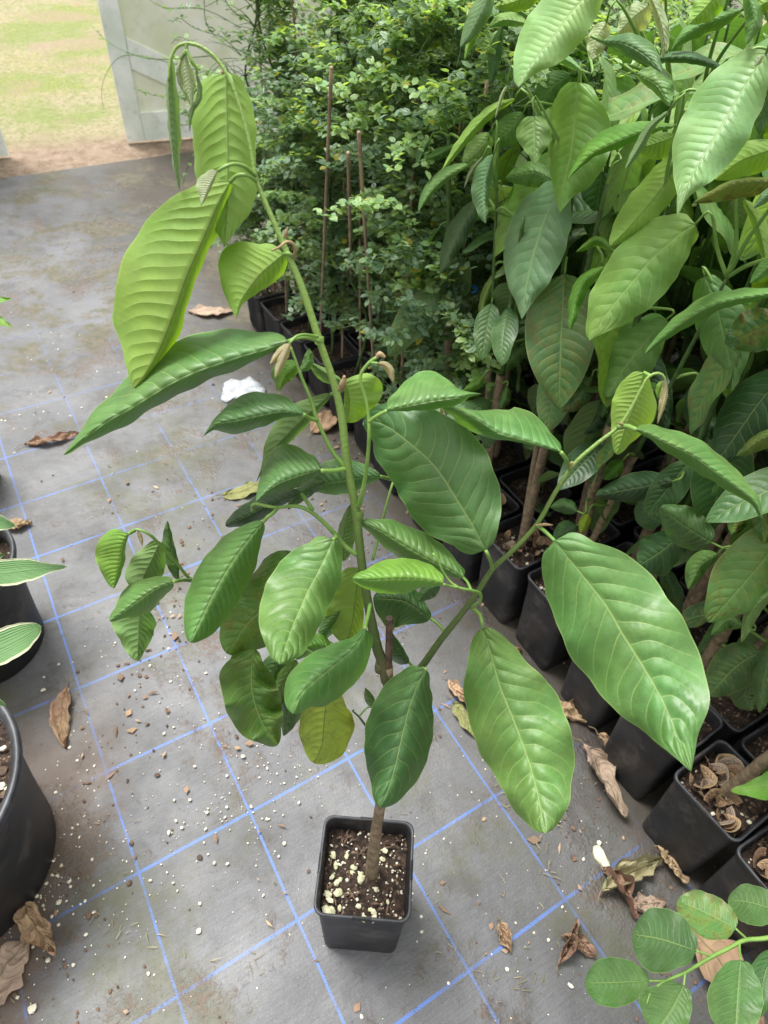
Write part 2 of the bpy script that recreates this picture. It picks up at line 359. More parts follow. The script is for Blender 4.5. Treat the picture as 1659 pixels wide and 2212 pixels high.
def mat_material():
    m, n, b = new_mat('woven_ground_cover'); g = NG(n); P = g.gen()
    mp = g.node('ShaderNodeMapping', vector_type='TEXTURE'); n.links.new(P, mp.inputs[0])
    mp.inputs['Location'].default_value = (-.4774, .4326, 0); mp.inputs['Rotation'].default_value = (0, 0, .5773); mp.inputs['Scale'].default_value = (.2532, .2502, 1)
    s = g.node('ShaderNodeSeparateXYZ'); n.links.new(mp.outputs[0], s.inputs[0])
    wv = g.m('MULTIPLY', g.m('SUBTRACT', g.noise(P, 3., 2.), .5), .03)
    def line(ax, oth, w):
        f = g.m('SUBTRACT', g.m('FRACT', g.m('ADD', g.m('ADD', s.outputs[ax], wv), 20.5)), .5)
        d = g.m('ABSOLUTE', f)
        body = g.mr(d, w, w*.55)
        tw = g.m('SINE', g.m('ADD', g.m('MULTIPLY', s.outputs[oth], 260.), g.m('MULTIPLY', f, 330.)))
        return g.m('MULTIPLY', body, g.mr(tw, -.9, .3, .35, 1.))
    L = g.m('MAXIMUM', line(0, 1, .0125), line(1, 0, .017))
    s0 = g.node('ShaderNodeSeparateXYZ'); n.links.new(P, s0.inputs[0])
    fade = g.m('MULTIPLY', g.mr(g.noise(P, 5., 5., .7), .36, .54, .45, 1.), g.mr(s0.outputs[1], 1.0, 2.8, 1., .10))
    base = g.mix(g.mr(g.noise(P, 3.2, 4., .6), .35, .65), (.060, .063, .072, 1), (.106, .110, .122, 1))
    # weave
    wvx = g.m('SINE', g.m('MULTIPLY', s.outputs[0], 900.)); wvy = g.m('SINE', g.m('MULTIPLY', s.outputs[1], 900.))
    weave = g.m('MULTIPLY', wvx, wvy)
    base = g.mix(g.mr(weave, -.6, .8, 0., .22), base, (.25, .25, .26, 1))
    st_ = g.node('ShaderNodeMapping'); n.links.new(mp.outputs[0], st_.inputs[0]); st_.inputs['Scale'].default_value = (2.5, 55, 1)
    base = g.mix(g.mr(g.noise(st_.outputs[0], 1., 4.), .4, .65, 0., .30), base, (.050, .050, .054, 1))
    base = g.mix(g.mr(g.noise(st_.outputs[0], 4.5, 2.), .5, .70, 0., .30), base, (.20, .20, .208, 1))
    base = g.mix(g.mr(g.noise(P, 330., 2.), .54, .72, 0., .26), base, (.22, .22, .225, 1))
    base = g.mix(g.mr(g.noise(P, 7., 5., .7), .5, .66, 0., .6), base, (.050, .048, .045, 1))
    blue = (.075, .18, .54, 1)
    c = g.mix(g.m('MULTIPLY', L, fade), base, blue)
    moss = g.m('MULTIPLY', g.mr(g.noise(P, 2.1, 6., .72), .49, .62, 0., .7), g.mr(g.noise(P, 30., 3.), .3, .6, .5, 1.))
    c = g.mix(moss, c, (.070, .074, .036, 1))
    dirt = g.mr(g.noise(P, 3.6, 6., .76), .52, .63, 0., .85)
    c = g.mix(g.m('MULTIPLY', dirt, g.mr(g.noise(P, 70., 4., .7), .38, .58)), c, (.10, .068, .048, 1))
    # soil that has washed up against the pots
    sx = g.node('ShaderNodeSeparateXYZ'); n.links.new(P, sx.inputs[0])
    shade_dirt = True
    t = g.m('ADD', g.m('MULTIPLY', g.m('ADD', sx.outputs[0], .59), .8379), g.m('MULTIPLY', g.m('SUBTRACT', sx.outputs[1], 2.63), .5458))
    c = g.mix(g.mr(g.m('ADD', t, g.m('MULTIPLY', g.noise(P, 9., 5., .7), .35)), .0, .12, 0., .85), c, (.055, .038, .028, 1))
    shade_dirt = g.mr(g.m('ADD', t, g.m('MULTIPLY', g.m('SUBTRACT', g.noise(P, 3.5, 5., .65), .5), .45)), -.62, -.08, 0., .62)  # shade of the pot row painted into the mat, along with moss and dirt
    c = g.mix(shade_dirt, c, g.mix(g.mr(g.noise(P, 12., 4.), .4, .6), (.030, .031, .020, 1), (.040, .034, .027, 1)))
    far = g.m('MULTIPLY', g.mr(sx.outputs[1], 1.5, 2.3), g.mr(g.noise(P, 4.2, 6., .75), .50, .60, 0., .75))
    c = g.mix(far, c, g.mix(g.mr(g.noise(P, 25., 4.), .4, .6), (.055, .056, .026, 1), (.10, .080, .055, 1)))
    t2 = g.m('ADD', g.m('MULTIPLY', sx.outputs[0], -1.), g.m('MULTIPLY', g.noise(P, 12., 5., .7), .30))
    c = g.mix(g.m('MULTIPLY', g.mr(t2, .70, .80, 0., .85), g.mr(sx.outputs[1], .9, .6)), c, (.085, .058, .042, 1))
    c = g.mix(g.mr(g.noise(P, 160., 2.), .66, .74, 0., .6), c, (.04, .028, .02, 1))
    n.links.new(c, b.inputs['Base Color'])
    g.put(b.inputs['Roughness'], g.mr(g.noise(P, 5., 4.), .3, .7, .50, .72)); b.inputs['Specular IOR Level'].default_value = .5
    h = g.m('ADD', g.m('ADD', g.m('MULTIPLY', g.noise(P, 4.5, 3.), 1.1), g.m('MULTIPLY', g.noise(P, 190., 2.), .07)), g.m('MULTIPLY', dirt, g.m('MULTIPLY', g.noise(P, 120., 4.), .35)))
    n.links.new(g.bump(h, .02, .6), b.inputs['Normal']); return m
mb_dir = np.array([.852, .523])
e0 = np.array([-2.33, 4.03]); dv = np.array([.853, .522]); dn = np.array([.522, -.853])
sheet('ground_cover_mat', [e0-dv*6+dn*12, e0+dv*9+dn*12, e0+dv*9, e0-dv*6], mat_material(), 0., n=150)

# ------------------------------------------------------------ lawn blades and dry clippings
def blades(name, centres, mats, label, cat=None, seed=1):
    rn = random.Random(seed); mb = MB()
    for (x, y, rx, n, ln, lay, cols) in centres:
        for _ in range(n):
            a = rn.uniform(0, 6.28); r = rx*math.sqrt(rn.random()); px, py = x+r*math.cos(a), y+r*math.sin(a)*.7
            th = rn.uniform(0, 6.28); l = ln*rn.uniform(.5, 1.2); up = l*(1-lay)*rn.uniform(.4, 1); w_ = .0006+ln*.010
            d = np.array([math.cos(th), math.sin(th), 0]); p = np.array([-d[1], d[0], 0])*w_; b0 = np.array([px, py, .003 if lay > .5 else -.012])
            m1 = b0+d*l*.5*lay+np.array([0, 0, up*.6+.004*lay]); t1 = b0+d*l*(lay+.15)+np.array([0, 0, up])
            mb.add([b0-p, b0+p, m1+p*.8, m1-p*.8, t1], [(0, 1, 2, 3), (3, 2, 4)], 0, [(.72, .5)]*5, (*rn.choice(cols), 0))
    o = mb.build(name, mats); tagit(o, label, cat, kind='stuff'); return o
gr = random.Random(4); cs = []
GC = [(.24, .33, .09), (.36, .42, .14), (.52, .46, .26), (.40, .42, .2)]  # blade colours lightened too, sunlight put into the grass
for _ in range(420):
    u = gr.uniform(-60, 420); v = gr.uniform(-30, 285); p = atz(u, v)
    if noise.noise(Vector((p[0]*1.1, p[1]*1.1, 0))) > -.1 and (p[1]*.852-p[0]*.523) > 5.1: cs.append((p[0], p[1], .22, 30, .035, .35, GC))
blades('lawn_grass', cs, [M_SMALL], 'short sunlit yellow green lawn grass beyond the mat')
cs = []
DC = [(.20, .17, .10), (.15, .14, .07), (.16, .17, .08), (.30, .26, .17)]
for (u, v, n, r) in [(290, 405, 90, .13), (210, 468, 110, .13), (245, 490, 160, .16), (320, 455, 90, .12), (180, 520, 160, .2), (250, 555, 220, .22), (60, 545, 150, .22), (120, 570, 120, .2), (45, 430, 60, .1), (200, 610, 90, .15), (20, 620, 90, .14), (380, 600, 60, .1), (380, 500, 50, .1)]:
    p = atz(u, v); cs.append((p[0], p[1], r, int(n*.7), .022, .985, DC))
for _ in range(90):
    p = atz(gr.uniform(0, 1300), gr.uniform(500, 2200)); cs.append((p[0], p[1], .06, 2, .018, .97, DC))
for (u, v, n) in [(1190, 1900, 12), (1130, 2110, 22), (960, 2040, 10), (1040, 2140, 8), (240, 1995, 12), (90, 1900, 26), (300, 2020, 9), (560, 2100, 10), (1180, 1800, 16), (1090, 1720, 14)]:
    p = atz(u, v); cs.append((p[0], p[1], .045, max(4, n//2), .022, .97, DC))
blades('dry_grass_clippings', cs, [M_STRAW], 'dry straw coloured grass clippings lying on the mat', seed=3)

# ------------------------------------------------------------ grit: perlite, bark crumbs
ico_v = []; _ph = (1+5**.5)/2
for a, b_ in ((1, _ph), (-1, _ph), (1, -_ph), (-1, -_ph)): ico_v += [(0, a, b_), (a, b_, 0), (b_, 0, a)]
ico_v = [Vector(v).normalized() for v in ico_v]
import bmesh
_bm = bmesh.new(); bmesh.ops.create_icosphere(_bm, subdivisions=1, radius=1); ico_v = [v.co.copy() for v in _bm.verts]; ico_f = [tuple(v.index for v in f.verts) for f in _bm.faces]; _bm.free()
def pebble(mb, x, y, z, r, rn, flat=.8, mi=0):
    s = [r*rn.uniform(.7, 1.3), r*rn.uniform(.7, 1.3), r*flat*rn.uniform(.7, 1.1)]; a = rn.uniform(0, 6.3); c_, s_ = math.cos(a), math.sin(a)
    vs = []
    for v in ico_v:
        k = 1+.22*rn.uniform(-1, 1); p = (v[0]*s[0]*k, v[1]*s[1]*k, v[2]*s[2]*k)
        vs.append((x+p[0]*c_-p[1]*s_, y+p[0]*s_+p[1]*c_, z+p[2]))
    mb.add(vs, ico_f, mi)
rn = random.Random(11); mb = MB(); mbk = MB()
clus = [(480, 1370, 45, .5), (560, 1700, 60, .4), (500, 1740, 60, .4), (350, 1820, 40, .35), (130, 1740, 45, .3), (110, 1850, 60, .3), (80, 1970, 60, .2), (60, 1950, 40, .15), (240, 1970, 30, .3), (480, 1560, 40, .4), (900, 1900, 35, .4), (1180, 1790, 35, .4), (1150, 1240, 30, .4), (900, 2150, 30, .4), (170, 1620, 14, .2), (1080, 2110, 25, .25), (240, 1400, 30, .3), (60, 780, 30, .5), (100, 880, 30, .4)]
for (u, v, n, sp) in clus:
    c0 = atz(u, v)
    for _ in range(n):
        x = c0[0]+rn.gauss(0, sp*.25); y = c0[1]+rn.gauss(0, sp*.25); r = rn.choice([.0011, .0013, .0015, .0018, .0022, .0036]); pebble(mb, x, y, r*.6, r, rn)
for _ in range(330):
    p = atz(rn.uniform(-40, 1500), rn.uniform(380, 2260)**1.0); r = rn.choice([.001, .0012, .0013, .0016, .0022]); pebble(mb, p[0], p[1], r*.6, r, rn)
for (u, v, r) in [(57, 1687, .008), (94, 1493, .007), (128, 1950, .006), (80, 1937, .006), (70, 2180, .0075), (105, 2075, .006), (150, 1905, .005), (525, 1635, .005), (365, 1800, .005), (1293, 1822, .007), (1095, 2095, .006), (1232, 2130, .006), (430, 2012, .005), (60, 1735, .007)]:
    p = atz(u, v); pebble(mb, p[0], p[1], r*.6, r, rn)
o = mb.build('perlite_grit', [M_PERL], smooth=False); tagit(o, 'pale perlite grains scattered over the grey mat', kind='stuff')
M_CRUMB = simple('bark_crumb', (.16, .10, .065), .9, scale=60, col2=(.06, .04, .03))
for _ in range(620):
    if rn.random() < .55: p = row(rn.uniform(.3, 3.0), rn.gauss(-.2, .07))
    elif rn.random() < .5: p = np.array([-.58+rn.gauss(0, .06), rn.uniform(.1, 1.6), 0])
    else: p = atz(rn.uniform(0, 1400), rn.uniform(400, 2230))
    r = rn.choice([.002, .0025, .003, .004, .006]); pebble(mbk, p[0], p[1], r*.4, r, rn, .5)
o = mbk.build('bark_crumbs', [M_CRUMB], smooth=False); tagit(o, 'dark bark and soil crumbs lying along the pots and mat', kind='stuff')

fk = MB(); rn = random.Random(21)
for _ in range(190):
    q = rn.random()
    if q < .35: p = row(rn.uniform(.8, 3.0), rn.gauss(-.22, .09))
    elif q < .5: p = np.array([-.60+rn.gauss(0, .07), rn.uniform(.1, 1.3), 0])
    elif q < .7: c0 = atz(*rn.choice([(250, 1570), (420, 1340), (470, 1620), (300, 1050), (1080, 2060), (1180, 1780), (560, 1820), (120, 860)])); p = c0+np.array([rn.gauss(0, .05), rn.gauss(0, .05), 0])
    else: p = atz(rn.uniform(0, 1500), rn.uniform(500, 2230))
    a = rn.uniform(0, 6.3); l = rn.uniform(.003, .010)*rn.choice([1, 1, 1.8]); w_ = l*rn.uniform(.12, .8); d = np.array([math.cos(a), math.sin(a), 0]); pp = np.array([-d[1], d[0], 0]); z = np.array([0, 0, .004]); p = np.array([p[0], p[1], .004])
    c = rn.choice([(.16, .10, .07), (.24, .15, .10), (.34, .22, .14), (.10, .065, .05), (.40, .31, .22)])
    fk.add([p-d*l, p+pp*w_+z*rn.uniform(0, 1), p+d*l*.9+z*rn.uniform(0, 1.5), p-pp*w_*rn.uniform(.4, 1), p+z*rn.uniform(.5, 1.8)], [(0, 1, 4), (1, 2, 4), (2, 3, 4), (3, 0, 4)], 0, [(.72, .5)]*5, (*c, 0))
o = fk.build('leaf_litter', [M_DEAD]); tagit(o, 'small brown leaf flakes and chips littering the mat', kind='stuff')

# ------------------------------------------------------------ fallen leaves and scraps
def dead(u, v, ln, wd, ang, cname, label, curl=.5, lift=.008, name='fallen_leaf', cat='dead leaf', seed=0, mat=None, twist=.5):
    rn = random.Random(seed*7+3); c0 = atz(u, v, .012); mb = MB(); nt_, ns = 22, 6; a = R(ang)
    d = np.array([math.cos(a), math.sin(a)]); p = np.array([-d[1], d[0]]); vs, uvs = [], []
    f1, f2, f3 = rn.uniform(0, 6), rn.uniform(0, 6), rn.uniform(2, 4)
    for i in range(nt_):
        t = i/(nt_-1); w_ = wd*prof(t)*(1+.12*math.sin(t*17+f1)); x = (t-.5)*ln; bend = .10*ln*math.sin(t*2.6+f1)
        for j in range(-ns, ns+1):
            q = j/ns; fold = math.cos(q*curl*1.6+twist*math.sin(t*f3+f2)); lat = w_*math.sin(q*curl*1.6)/(curl*1.6+1e-6)
            z = lift+.006*noise.noise(Vector((t*6, q*3, f1)))*(1+3*curl)+w_*.9*curl*(1-math.cos(q*1.7*curl+twist*math.sin(t*f3+f2)))+.010*curl*math.sin(t*9+f2+q*2)*abs(q)+.006*abs(math.sin(t*3+f1))
            xy = c0[:2]+d*(x+.006*math.sin(q*7+f1))+p*(lat*(1+.30*noise.noise(Vector((t*9, 2 if q > 0 else -2, f1))))+bend); vs.append((xy[0], xy[1], max(.004, z))); uvs.append((.5+.5*q, t*10))
    m_ = 2*ns+1
    fs = [(i*m_+j, i*m_+j+1, (i+1)*m_+j+1, (i+1)*m_+j) for i in range(nt_-1) for j in range(m_-1)]
    mb.add(vs, fs, 0, uvs, (*DEADC[cname], 0)); k = vs[(nt_-1)*m_+ns]; 
    b0 = np.array(vs[ns]); tube(mb, [b0, b0-np.array([*d, 0])*ln*.12+np.array([0, 0, .003]), b0-np.array([*(d*.9+p*.3), 0])*ln*.24], [.0015, .001], 5, 1)
    loc = (c0[0], c0[1], 0); o = mb.build(name, [mat or M_DEAD, M_BARK], base=loc); o.location = loc
    return tagit(o, label, cat)
dead(146, 1545, .16, .026, -72, 'a', 'long curled brown dead leaf lying left between the blue lines', .6, seed=1)
dead(112, 945, .17, .022, 28, 'c', 'reddish brown curled dead leaf high on the left of the mat', .7, seed=2)
dead(95, 2010, .12, .035, -50, 'b', 'torn pale tan leaf against the foot of the near round pot', .9, lift=.02, seed=3)
dead(20, 2100, .11, .045, 70, 'h', 'flat greyish brown leaf at the bottom left corner', .3, seed=4)
dead(40, 1130, .07, .024, 10, 'b', 'small orange tan leaf beside the far round pot', .5, seed=5)
dead(1300, 1690, .17, .045, -58, 'h', 'large crumpled grey brown leaf lying left of the square pots', .95, lift=.02, seed=6)
dead(1330, 1650, .13, .018, -65, 'b', 'golden brown rolled leaf lying over the large crumpled one', 1.3, lift=.04, seed=16)
dead(1228, 1545, .11, .028, -30, 'b', 'pale brown leaf behind the lower right plant leaf', .8, seed=7)
dead(1365, 1895, .15, .035, 35, 'e', 'crumpled olive green leaf crossing the blue line at right', 1.0, lift=.016, seed=8)
dead(1335, 1930, .10, .025, -60, 'c', 'dark brown curled leaf under the olive crumpled one', 1.2, lift=.01, seed=9)
dead(1447, 1872, .075, .022, -48, 'b', 'small pointed tan leaf in front of the square pot', .8, lift=.02, seed=10)
dead(1400, 1955, .07, .024, 20, 'h', 'small flat grey brown leaf fragment near the square pots', .4, seed=11)
dead(1545, 2110, .20, .048, -52, 'a', 'large flat pinkish brown leaf under the low leafy branch', .35, lift=.03, seed=12)
dead(1225, 2030, .09, .016, 60, 'c', 'narrow brown curled leaf right of the blue crossing', 1.0, seed=13)
dead(1094, 2022, .05, .016, -70, 'b', 'small golden leaf by the lower blue line', .7, seed=14)
dead(1250, 2045, .06, .018, -25, 'c', 'small reddish brown leaf scrap near the lower right blue line', .7, seed=15)
dead(457, 668, .20, .045, 12, 'h', 'pale brown leaf lying in front of the sapling crates', .35, seed=17)
dead(700, 905, .16, .05, 60, 'a', 'brown dry leaf behind the main green stem', .5, seed=18)
dead(1000, 1500, .10, .02, -50, 'b', 'pale curled leaf stalk beside the lower right plant leaf', .8, seed=19)
dead(538, 1061, .16, .032, 8, 'f', 'fallen green leaf lying on the mat left of the stem', .25, cat='fallen leaf', seed=20)
dead(1020, 1570, .14, .022, -65, 'f', 'fallen pale green leaf lying under the lower right plant leaf', .4, cat='fallen leaf', seed=21)
dead(690, 1290, .06, .02, 100, 'c', 'small dark leaf scrap on the mat behind the plant', .5, seed=22)
dead(1085, 1420, .12, .03, 30, 'a', 'brown leaf scrap in the shade of the square pots', .6, seed=23)
def blob_sheet(name, u, v, pts, mat, label, cat, h=.004):
    c0 = atz(u, v); mb = MB(); n = len(pts); P = [atz(a, b_)[:2] for a, b_ in pts]; rn = random.Random(n)
    top = [(p[0], p[1], h+rn.uniform(0, .004)) for p in P]; bot = [(p[0], p[1], .001) for p in P]
    rings = [bot, top]
    for k in (.7, .4): rings.append([((p[0]-c0[0])*k+c0[0], (p[1]-c0[1])*k+c0[1], h*1.5+rn.uniform(0, h*1.6)) for p in P])
    vs = [q for r_ in rings for q in r_]+[(c0[0], c0[1], h*2)]
    fs = [(r_*n+i, r_*n+(i+1) % n, (r_+1)*n+(i+1) % n, (r_+1)*n+i) for r_ in range(3) for i in range(n)]+[(3*n+i, 3*n+(i+1) % n, 4*n) for i in range(n)]
    mb.add(vs, fs); o = mb.build(name, mat, base=(c0[0], c0[1], 0)); o.location = (c0[0], c0[1], 0); return tagit(o, label, cat)
blob_sheet('plastic_scrap', 525, 840, [(478, 865), (485, 830), (500, 822), (520, 825), (540, 815), (560, 830), (574, 842), (570, 862), (545, 860), (530, 868), (505, 862), (490, 872)], M_WHITE, 'crumpled white plastic scrap lying on the mat behind the leaves', 'scrap', .005)
blob_sheet('white_husk', 1298, 1860, [(1281, 1830), (1292, 1827), (1300, 1838), (1306, 1850), (1314, 1862), (1318, 1884), (1309, 1889), (1300, 1880), (1296, 1868), (1284, 1855), (1280, 1842)], simple('cream_husk', (.62, .60, .45), .6), 'cream coloured wavy seed husk touching the blue line at right', 'husk', .006)

# ------------------------------------------------------------ door leaf and panel beyond the mat
M_DOOR = simple('weathered_white_paint', (.80, .85, .82), .55, scale=5, col2=(.62, .70, .63), bump=.002, bscale=30, dust=.3, detail=6.)
M_DOORP = simple('algae_stained_panel', (.82, .84, .76), .55, scale=3.2, col2=(.64, .70, .50), detail=7., dust=.2)
def box(mb, o, ax, ay, az, mi=0):
    o, ax, ay, az = map(np.array, (o, ax, ay, az)); vs = [o+ax*i+ay*j+az*k for k in (0, 1) for j in (0, 1) for i in (0, 1)]
    mb.add(vs, [(0, 2, 3, 1), (4, 5, 7, 6), (0, 1, 5, 4), (2, 6, 7, 3), (0, 4, 6, 2), (1, 3, 7, 5)], mi)
def panel(p0, d, w_, h, label, name='door_panel', cat='door'):
    d = np.array([*d, 0.])/np.linalg.norm(d); nrm = np.array([-d[1], d[0], 0]); z = np.array([0, 0, 1.]); p0 = np.array([*p0, .01])
    e = empty(name, tuple(p0), label, cat)
    b = MB(); box(b, p0+nrm*.012+z*.02+d*.02, d*(w_-.04), nrm*.02, z*(h-.04)); b.build('panel_sheet', M_DOORP, e, tuple(p0), False)
    def part(o, ax, az, nm, t=.045, off=0.):
        b = MB(); box(b, o+nrm*off, ax, nrm*t, az); b.build(nm, M_DOOR, e, tuple(p0), False)
    part(p0, d*.11, z*h, 'stile'); part(p0+d*(w_-.11), d*.11, z*h, 'stile')
    part(p0+d*.112, d*(w_-.224), z*.16, 'bottom_rail'); part(p0+d*.112+z*(h-.12), d*(w_-.224), z*.12, 'top_rail')
    bd = d*.60-z*.30; part(p0+d*.115+z*.40, bd, z*.16, 'brace', .026, .004)
    return e
panel((-1.79, 4.70), (.355, .146), 2.4, 2.3, 'weathered white door panel with frame standing behind the saplings')
panel((.50, 5.66), (.355, .146), 2.4, 2.3, 'pale panel behind the tall leafy plants, mostly hidden by them')
panel((-3.9, 3.72), (.853, .36), 1.62, 2.3, 'white door panel whose bottom corner shows at the left edge')
# ------------------------------------------------------------ pots
def rsq(h, r, z, n=5):
    out = []
    for k, (sx_, sy_) in enumerate(((1, 1), (-1, 1), (-1, -1), (1, -1))):
        for i in range(n):
            a = math.pi/2*k+math.pi/2*i/(n-1); out.append((sx_*(h-r)+r*math.cos(a), sy_*(h-r)+r*math.sin(a), z))
    return out
def loft(mb, rings, mis=None, closed_end=True):
    n = len(rings[0]); vs = [p for q in rings for p in q]; k0 = len(mb.v)
    mb.add(vs, [])
    for i in range(len(rings)-1):
        for j in range(n):
            mb.f.append((k0+i*n+j, k0+i*n+(j+1) % n, k0+(i+1)*n+(j+1) % n, k0+(i+1)*n+j)); mb.mi.append(mis[i] if mis else 0)
def square_pot_meshes(ht=.25, top=.0875, bot=.074, ribs=False):
    b = MB(); t = .0028; rr = .016
    R_ = [rsq(bot-.01, .012, 0), rsq(bot-.002, .014, .001), rsq(bot, .015, .006)]
    steps = 8
    for i in range(1, steps): k = i/steps; R_.append(rsq(bot+(top-.005-bot)*k, rr, ht*k))
    R_ += [rsq(top-.005, rr, ht-.016), rsq(top-.001, rr+.002, ht-.014), rsq(top-.0005, rr+.002, ht-.004)]
    loft(b, R_); b.mi = [0]*len(b.f)
    l = MB(); loft(l, [rsq(top-.0003, rr+.002, ht-.005), rsq(top+.0003, rr+.002, ht-.002), rsq(top-.001, rr+.001, ht), rsq(top-.0035, rr, ht), rsq(top-.0052, rr, ht-.002), rsq(top-.0055, rr, ht-.006)])
    i_ = MB(); loft(i_, [rsq(top-.0056, rr, ht-.004), rsq(top-.009, rr, ht-.04), rsq(top-.012, rr, ht-.10)])
    if ribs:
        for sd_ in range(4):
            a = sd_*math.pi/2; c_, s_ = math.cos(a), math.sin(a)
            for q in range(9):
                y = (-.8+.2*q)*bot; hb, h2 = bot+.001, top-.0055
                def P(x, y, z): return (x*c_-y*s_, x*s_+y*c_, z)
                vs = [P(hb-.001, y-.003, .02), P(hb+.0025, y, .02), P(hb-.001, y+.003, .02), P(h2-.001, y-.003, ht-.02), P(h2+.0025, y, ht-.02), P(h2-.001, y+.003, ht-.02)]
                b.add(vs, [(0, 1, 4, 3), (1, 2, 5, 4)])
    for sd_ in range(4):                      # the small clip-on ledges in the rim
        a = sd_*math.pi/2; c_, s_ = math.cos(a), math.sin(a)
        q = [(top+.0006, -.017, ht-.008), (top+.0006, .017, ht-.008), (top+.0006, .017, ht+.0004), (top+.0006, -.017, ht+.0004), (top-.004, .016, ht+.0006), (top-.004, -.016, ht+.0006)]
        b.add([(x*c_-y*s_, x*s_+y*c_, z) for x, y, z in q], [(0, 1, 2, 3), (3, 2, 4, 5)])
    return b, l, i_
_potcache = {}
def add_pot(parent, ht=.25, top=.0875, bot=.074, ribs=False, soil_d=.03, seed=0, perl=60, rz=0., perlmat=None):
    key = (ht, top, bot, ribs)
    if key not in _potcache:
        b, l, i_ = square_pot_meshes(ht, top, bot, ribs)
        _potcache[key] = (b.mesh('pot', [M_POT]), l.mesh('rim', [M_POTLIP]), i_.mesh('inner_wall', [M_POT]))
    pm, lm, im = _potcache[key]
    po = bpy.data.objects.new('pot', pm); C.objects.link(po); po.parent = parent; po.rotation_euler = (0, 0, rz)
    for nm, me in (('rim', lm), ('inner_wall', im)):
        q = bpy.data.objects.new(nm, me); C.objects.link(q); q.parent = po
    rn = random.Random(seed+5); s = MB(); n = 26; hh = top-.0085; vs = []
    sg = Vector((rn.uniform(0, 90), rn.uniform(0, 90), 0))
    for i in range(n):
        for j in range(n):
            x, y = (-1+2*i/(n-1))*hh, (-1+2*j/(n-1))*hh
            k = max(abs(x), abs(y))/hh; rr2 = .016/hh
            z = ht-soil_d+noise.noise(Vector((x*18, y*18, 0))+sg)*.008+noise.noise(Vector((x*90, y*90, 0))+sg)*.006
            vs.append((x*(1-.02*k), y*(1-.02*k), z))
    s.add(vs, [(i*n+j, (i+1)*n+j, (i+1)*n+j+1, i*n+j+1) for i in range(n-1) for j in range(n-1)])
    so_ = s.build('soil', M_SOIL, po)
    if perl:
        p = MB()
        for _ in range(perl):
            x, y = rn.uniform(-.93, .93)*hh, rn.uniform(-.93, .93)*hh; r = rn.choice([.0016, .002, .0022, .003, .0045])
            z = ht-soil_d+noise.noise(Vector((x*18, y*18, 0))+sg)*.008; pebble(p, x, y, z+r*.5, r, rn)
        q = p.build('perlite', perlmat or M_PERL, so_, smooth=False); q['kind'] = 'stuff'
    return po, so_

# ------------------------------------------------------------ the potted tree in the middle
PB = np.array([.004, .386, 0.])
tree = empty('potted_tree', tuple(PB), 'tall potted sapling with drooping tip and large ribbed leaves standing alone on the mat', 'potted tree')
pot, soil = add_pot(tree, .290, .0835, .073, soil_d=.042, seed=3, perl=0, rz=R(-1.5))
rn = random.Random(77); pm_ = MB(); pm2 = MB(); M_PERLY = simple('yellowed_perlite', (.62, .60, .46), .8, scale=120, col2=(.42, .43, .24)); hh = .073
for (a, b_, r) in [(-.86, -.55, .0075), (-.62, -.50, .0085), (-.86, -.9, .0075), (-.74, -.92, .008), (-.80, -.68, .006), (-.55, -.82, .005), (-.75, .1, .0065), (-.8, -.15, .005), (-.3, .1, .006), (-.32, -.02, .005), (-.1, -.15, .0075), (-.1, -.02, .005), (.35, -.1, .006), (.3, -.35, .005), (.45, .55, .006), (.4, .35, .005), (.05, -1., .006), (.28, -.85, .006), (.2, -.8, .005), (-.1, -.75, .005), (.6, -.6, .004), (-.4, -.5, .004), (-.5, .35, .005), (.3, -1, .006), (-.85, .35, .006), (-.6, -.2, .005), (-.68, -.27, .006)]:
    pebble(pm2, a*hh, b_*hh, 0.290-.042+r*.6, r, rn, .9)
for _ in range(150):
    x, y = rn.uniform(-.95, .95)*hh, rn.uniform(-.95, .95)*hh; r = rn.choice([.001, .0013, .0016, .002, .0028]); pebble(pm_, x, y, 0.290-.041+r*.5, r, rn)
for a_, b_ in ((pm2, M_PERLY), (pm_, M_PERL)):
    q = a_.build('perlite', b_, soil, smooth=False); q['kind'] = 'stuff'
cr = MB(); rn = random.Random(5)
for _ in range(46):
    x, y = rn.uniform(-.9, .9)*hh, rn.uniform(-.9, .9)*hh; a = rn.uniform(0, 6.3); l = rn.uniform(.006, .018); z = 0.290-.038
    tube(cr, [(x, y, z), (x+l*.5*math.cos(a), y+l*.5*math.sin(a), z+.003), (x+l*math.cos(a), y+l*math.sin(a), z)], [.0012, .002, .0008], 5)
cr.build('bark_chips', M_CRUMB, soil)['kind'] = 'stuff'
def rp(W, u, v, off, px): return px*depth(W(u, v, off))/CAM_F
def stem(parent, base, W, pts, px, mats, name='branch', seg=10, wob=.02, n=None):
    px = [q*.92 for q in px]
    mb = MB(); P3 = [W(p[0], p[1], p[2] if len(p) > 2 else 0.) for p in pts]
    rr = [rp(W, p[0], p[1], p[2] if len(p) > 2 else 0., r) for p, r in zip(pts, np.interp(SX(len(pts)), SX(len(px)), px))]
    tube(mb, P3, rr, seg, 0, wob=wob, n=n or len(pts)*6); return mb.build(name, mats, parent, base)
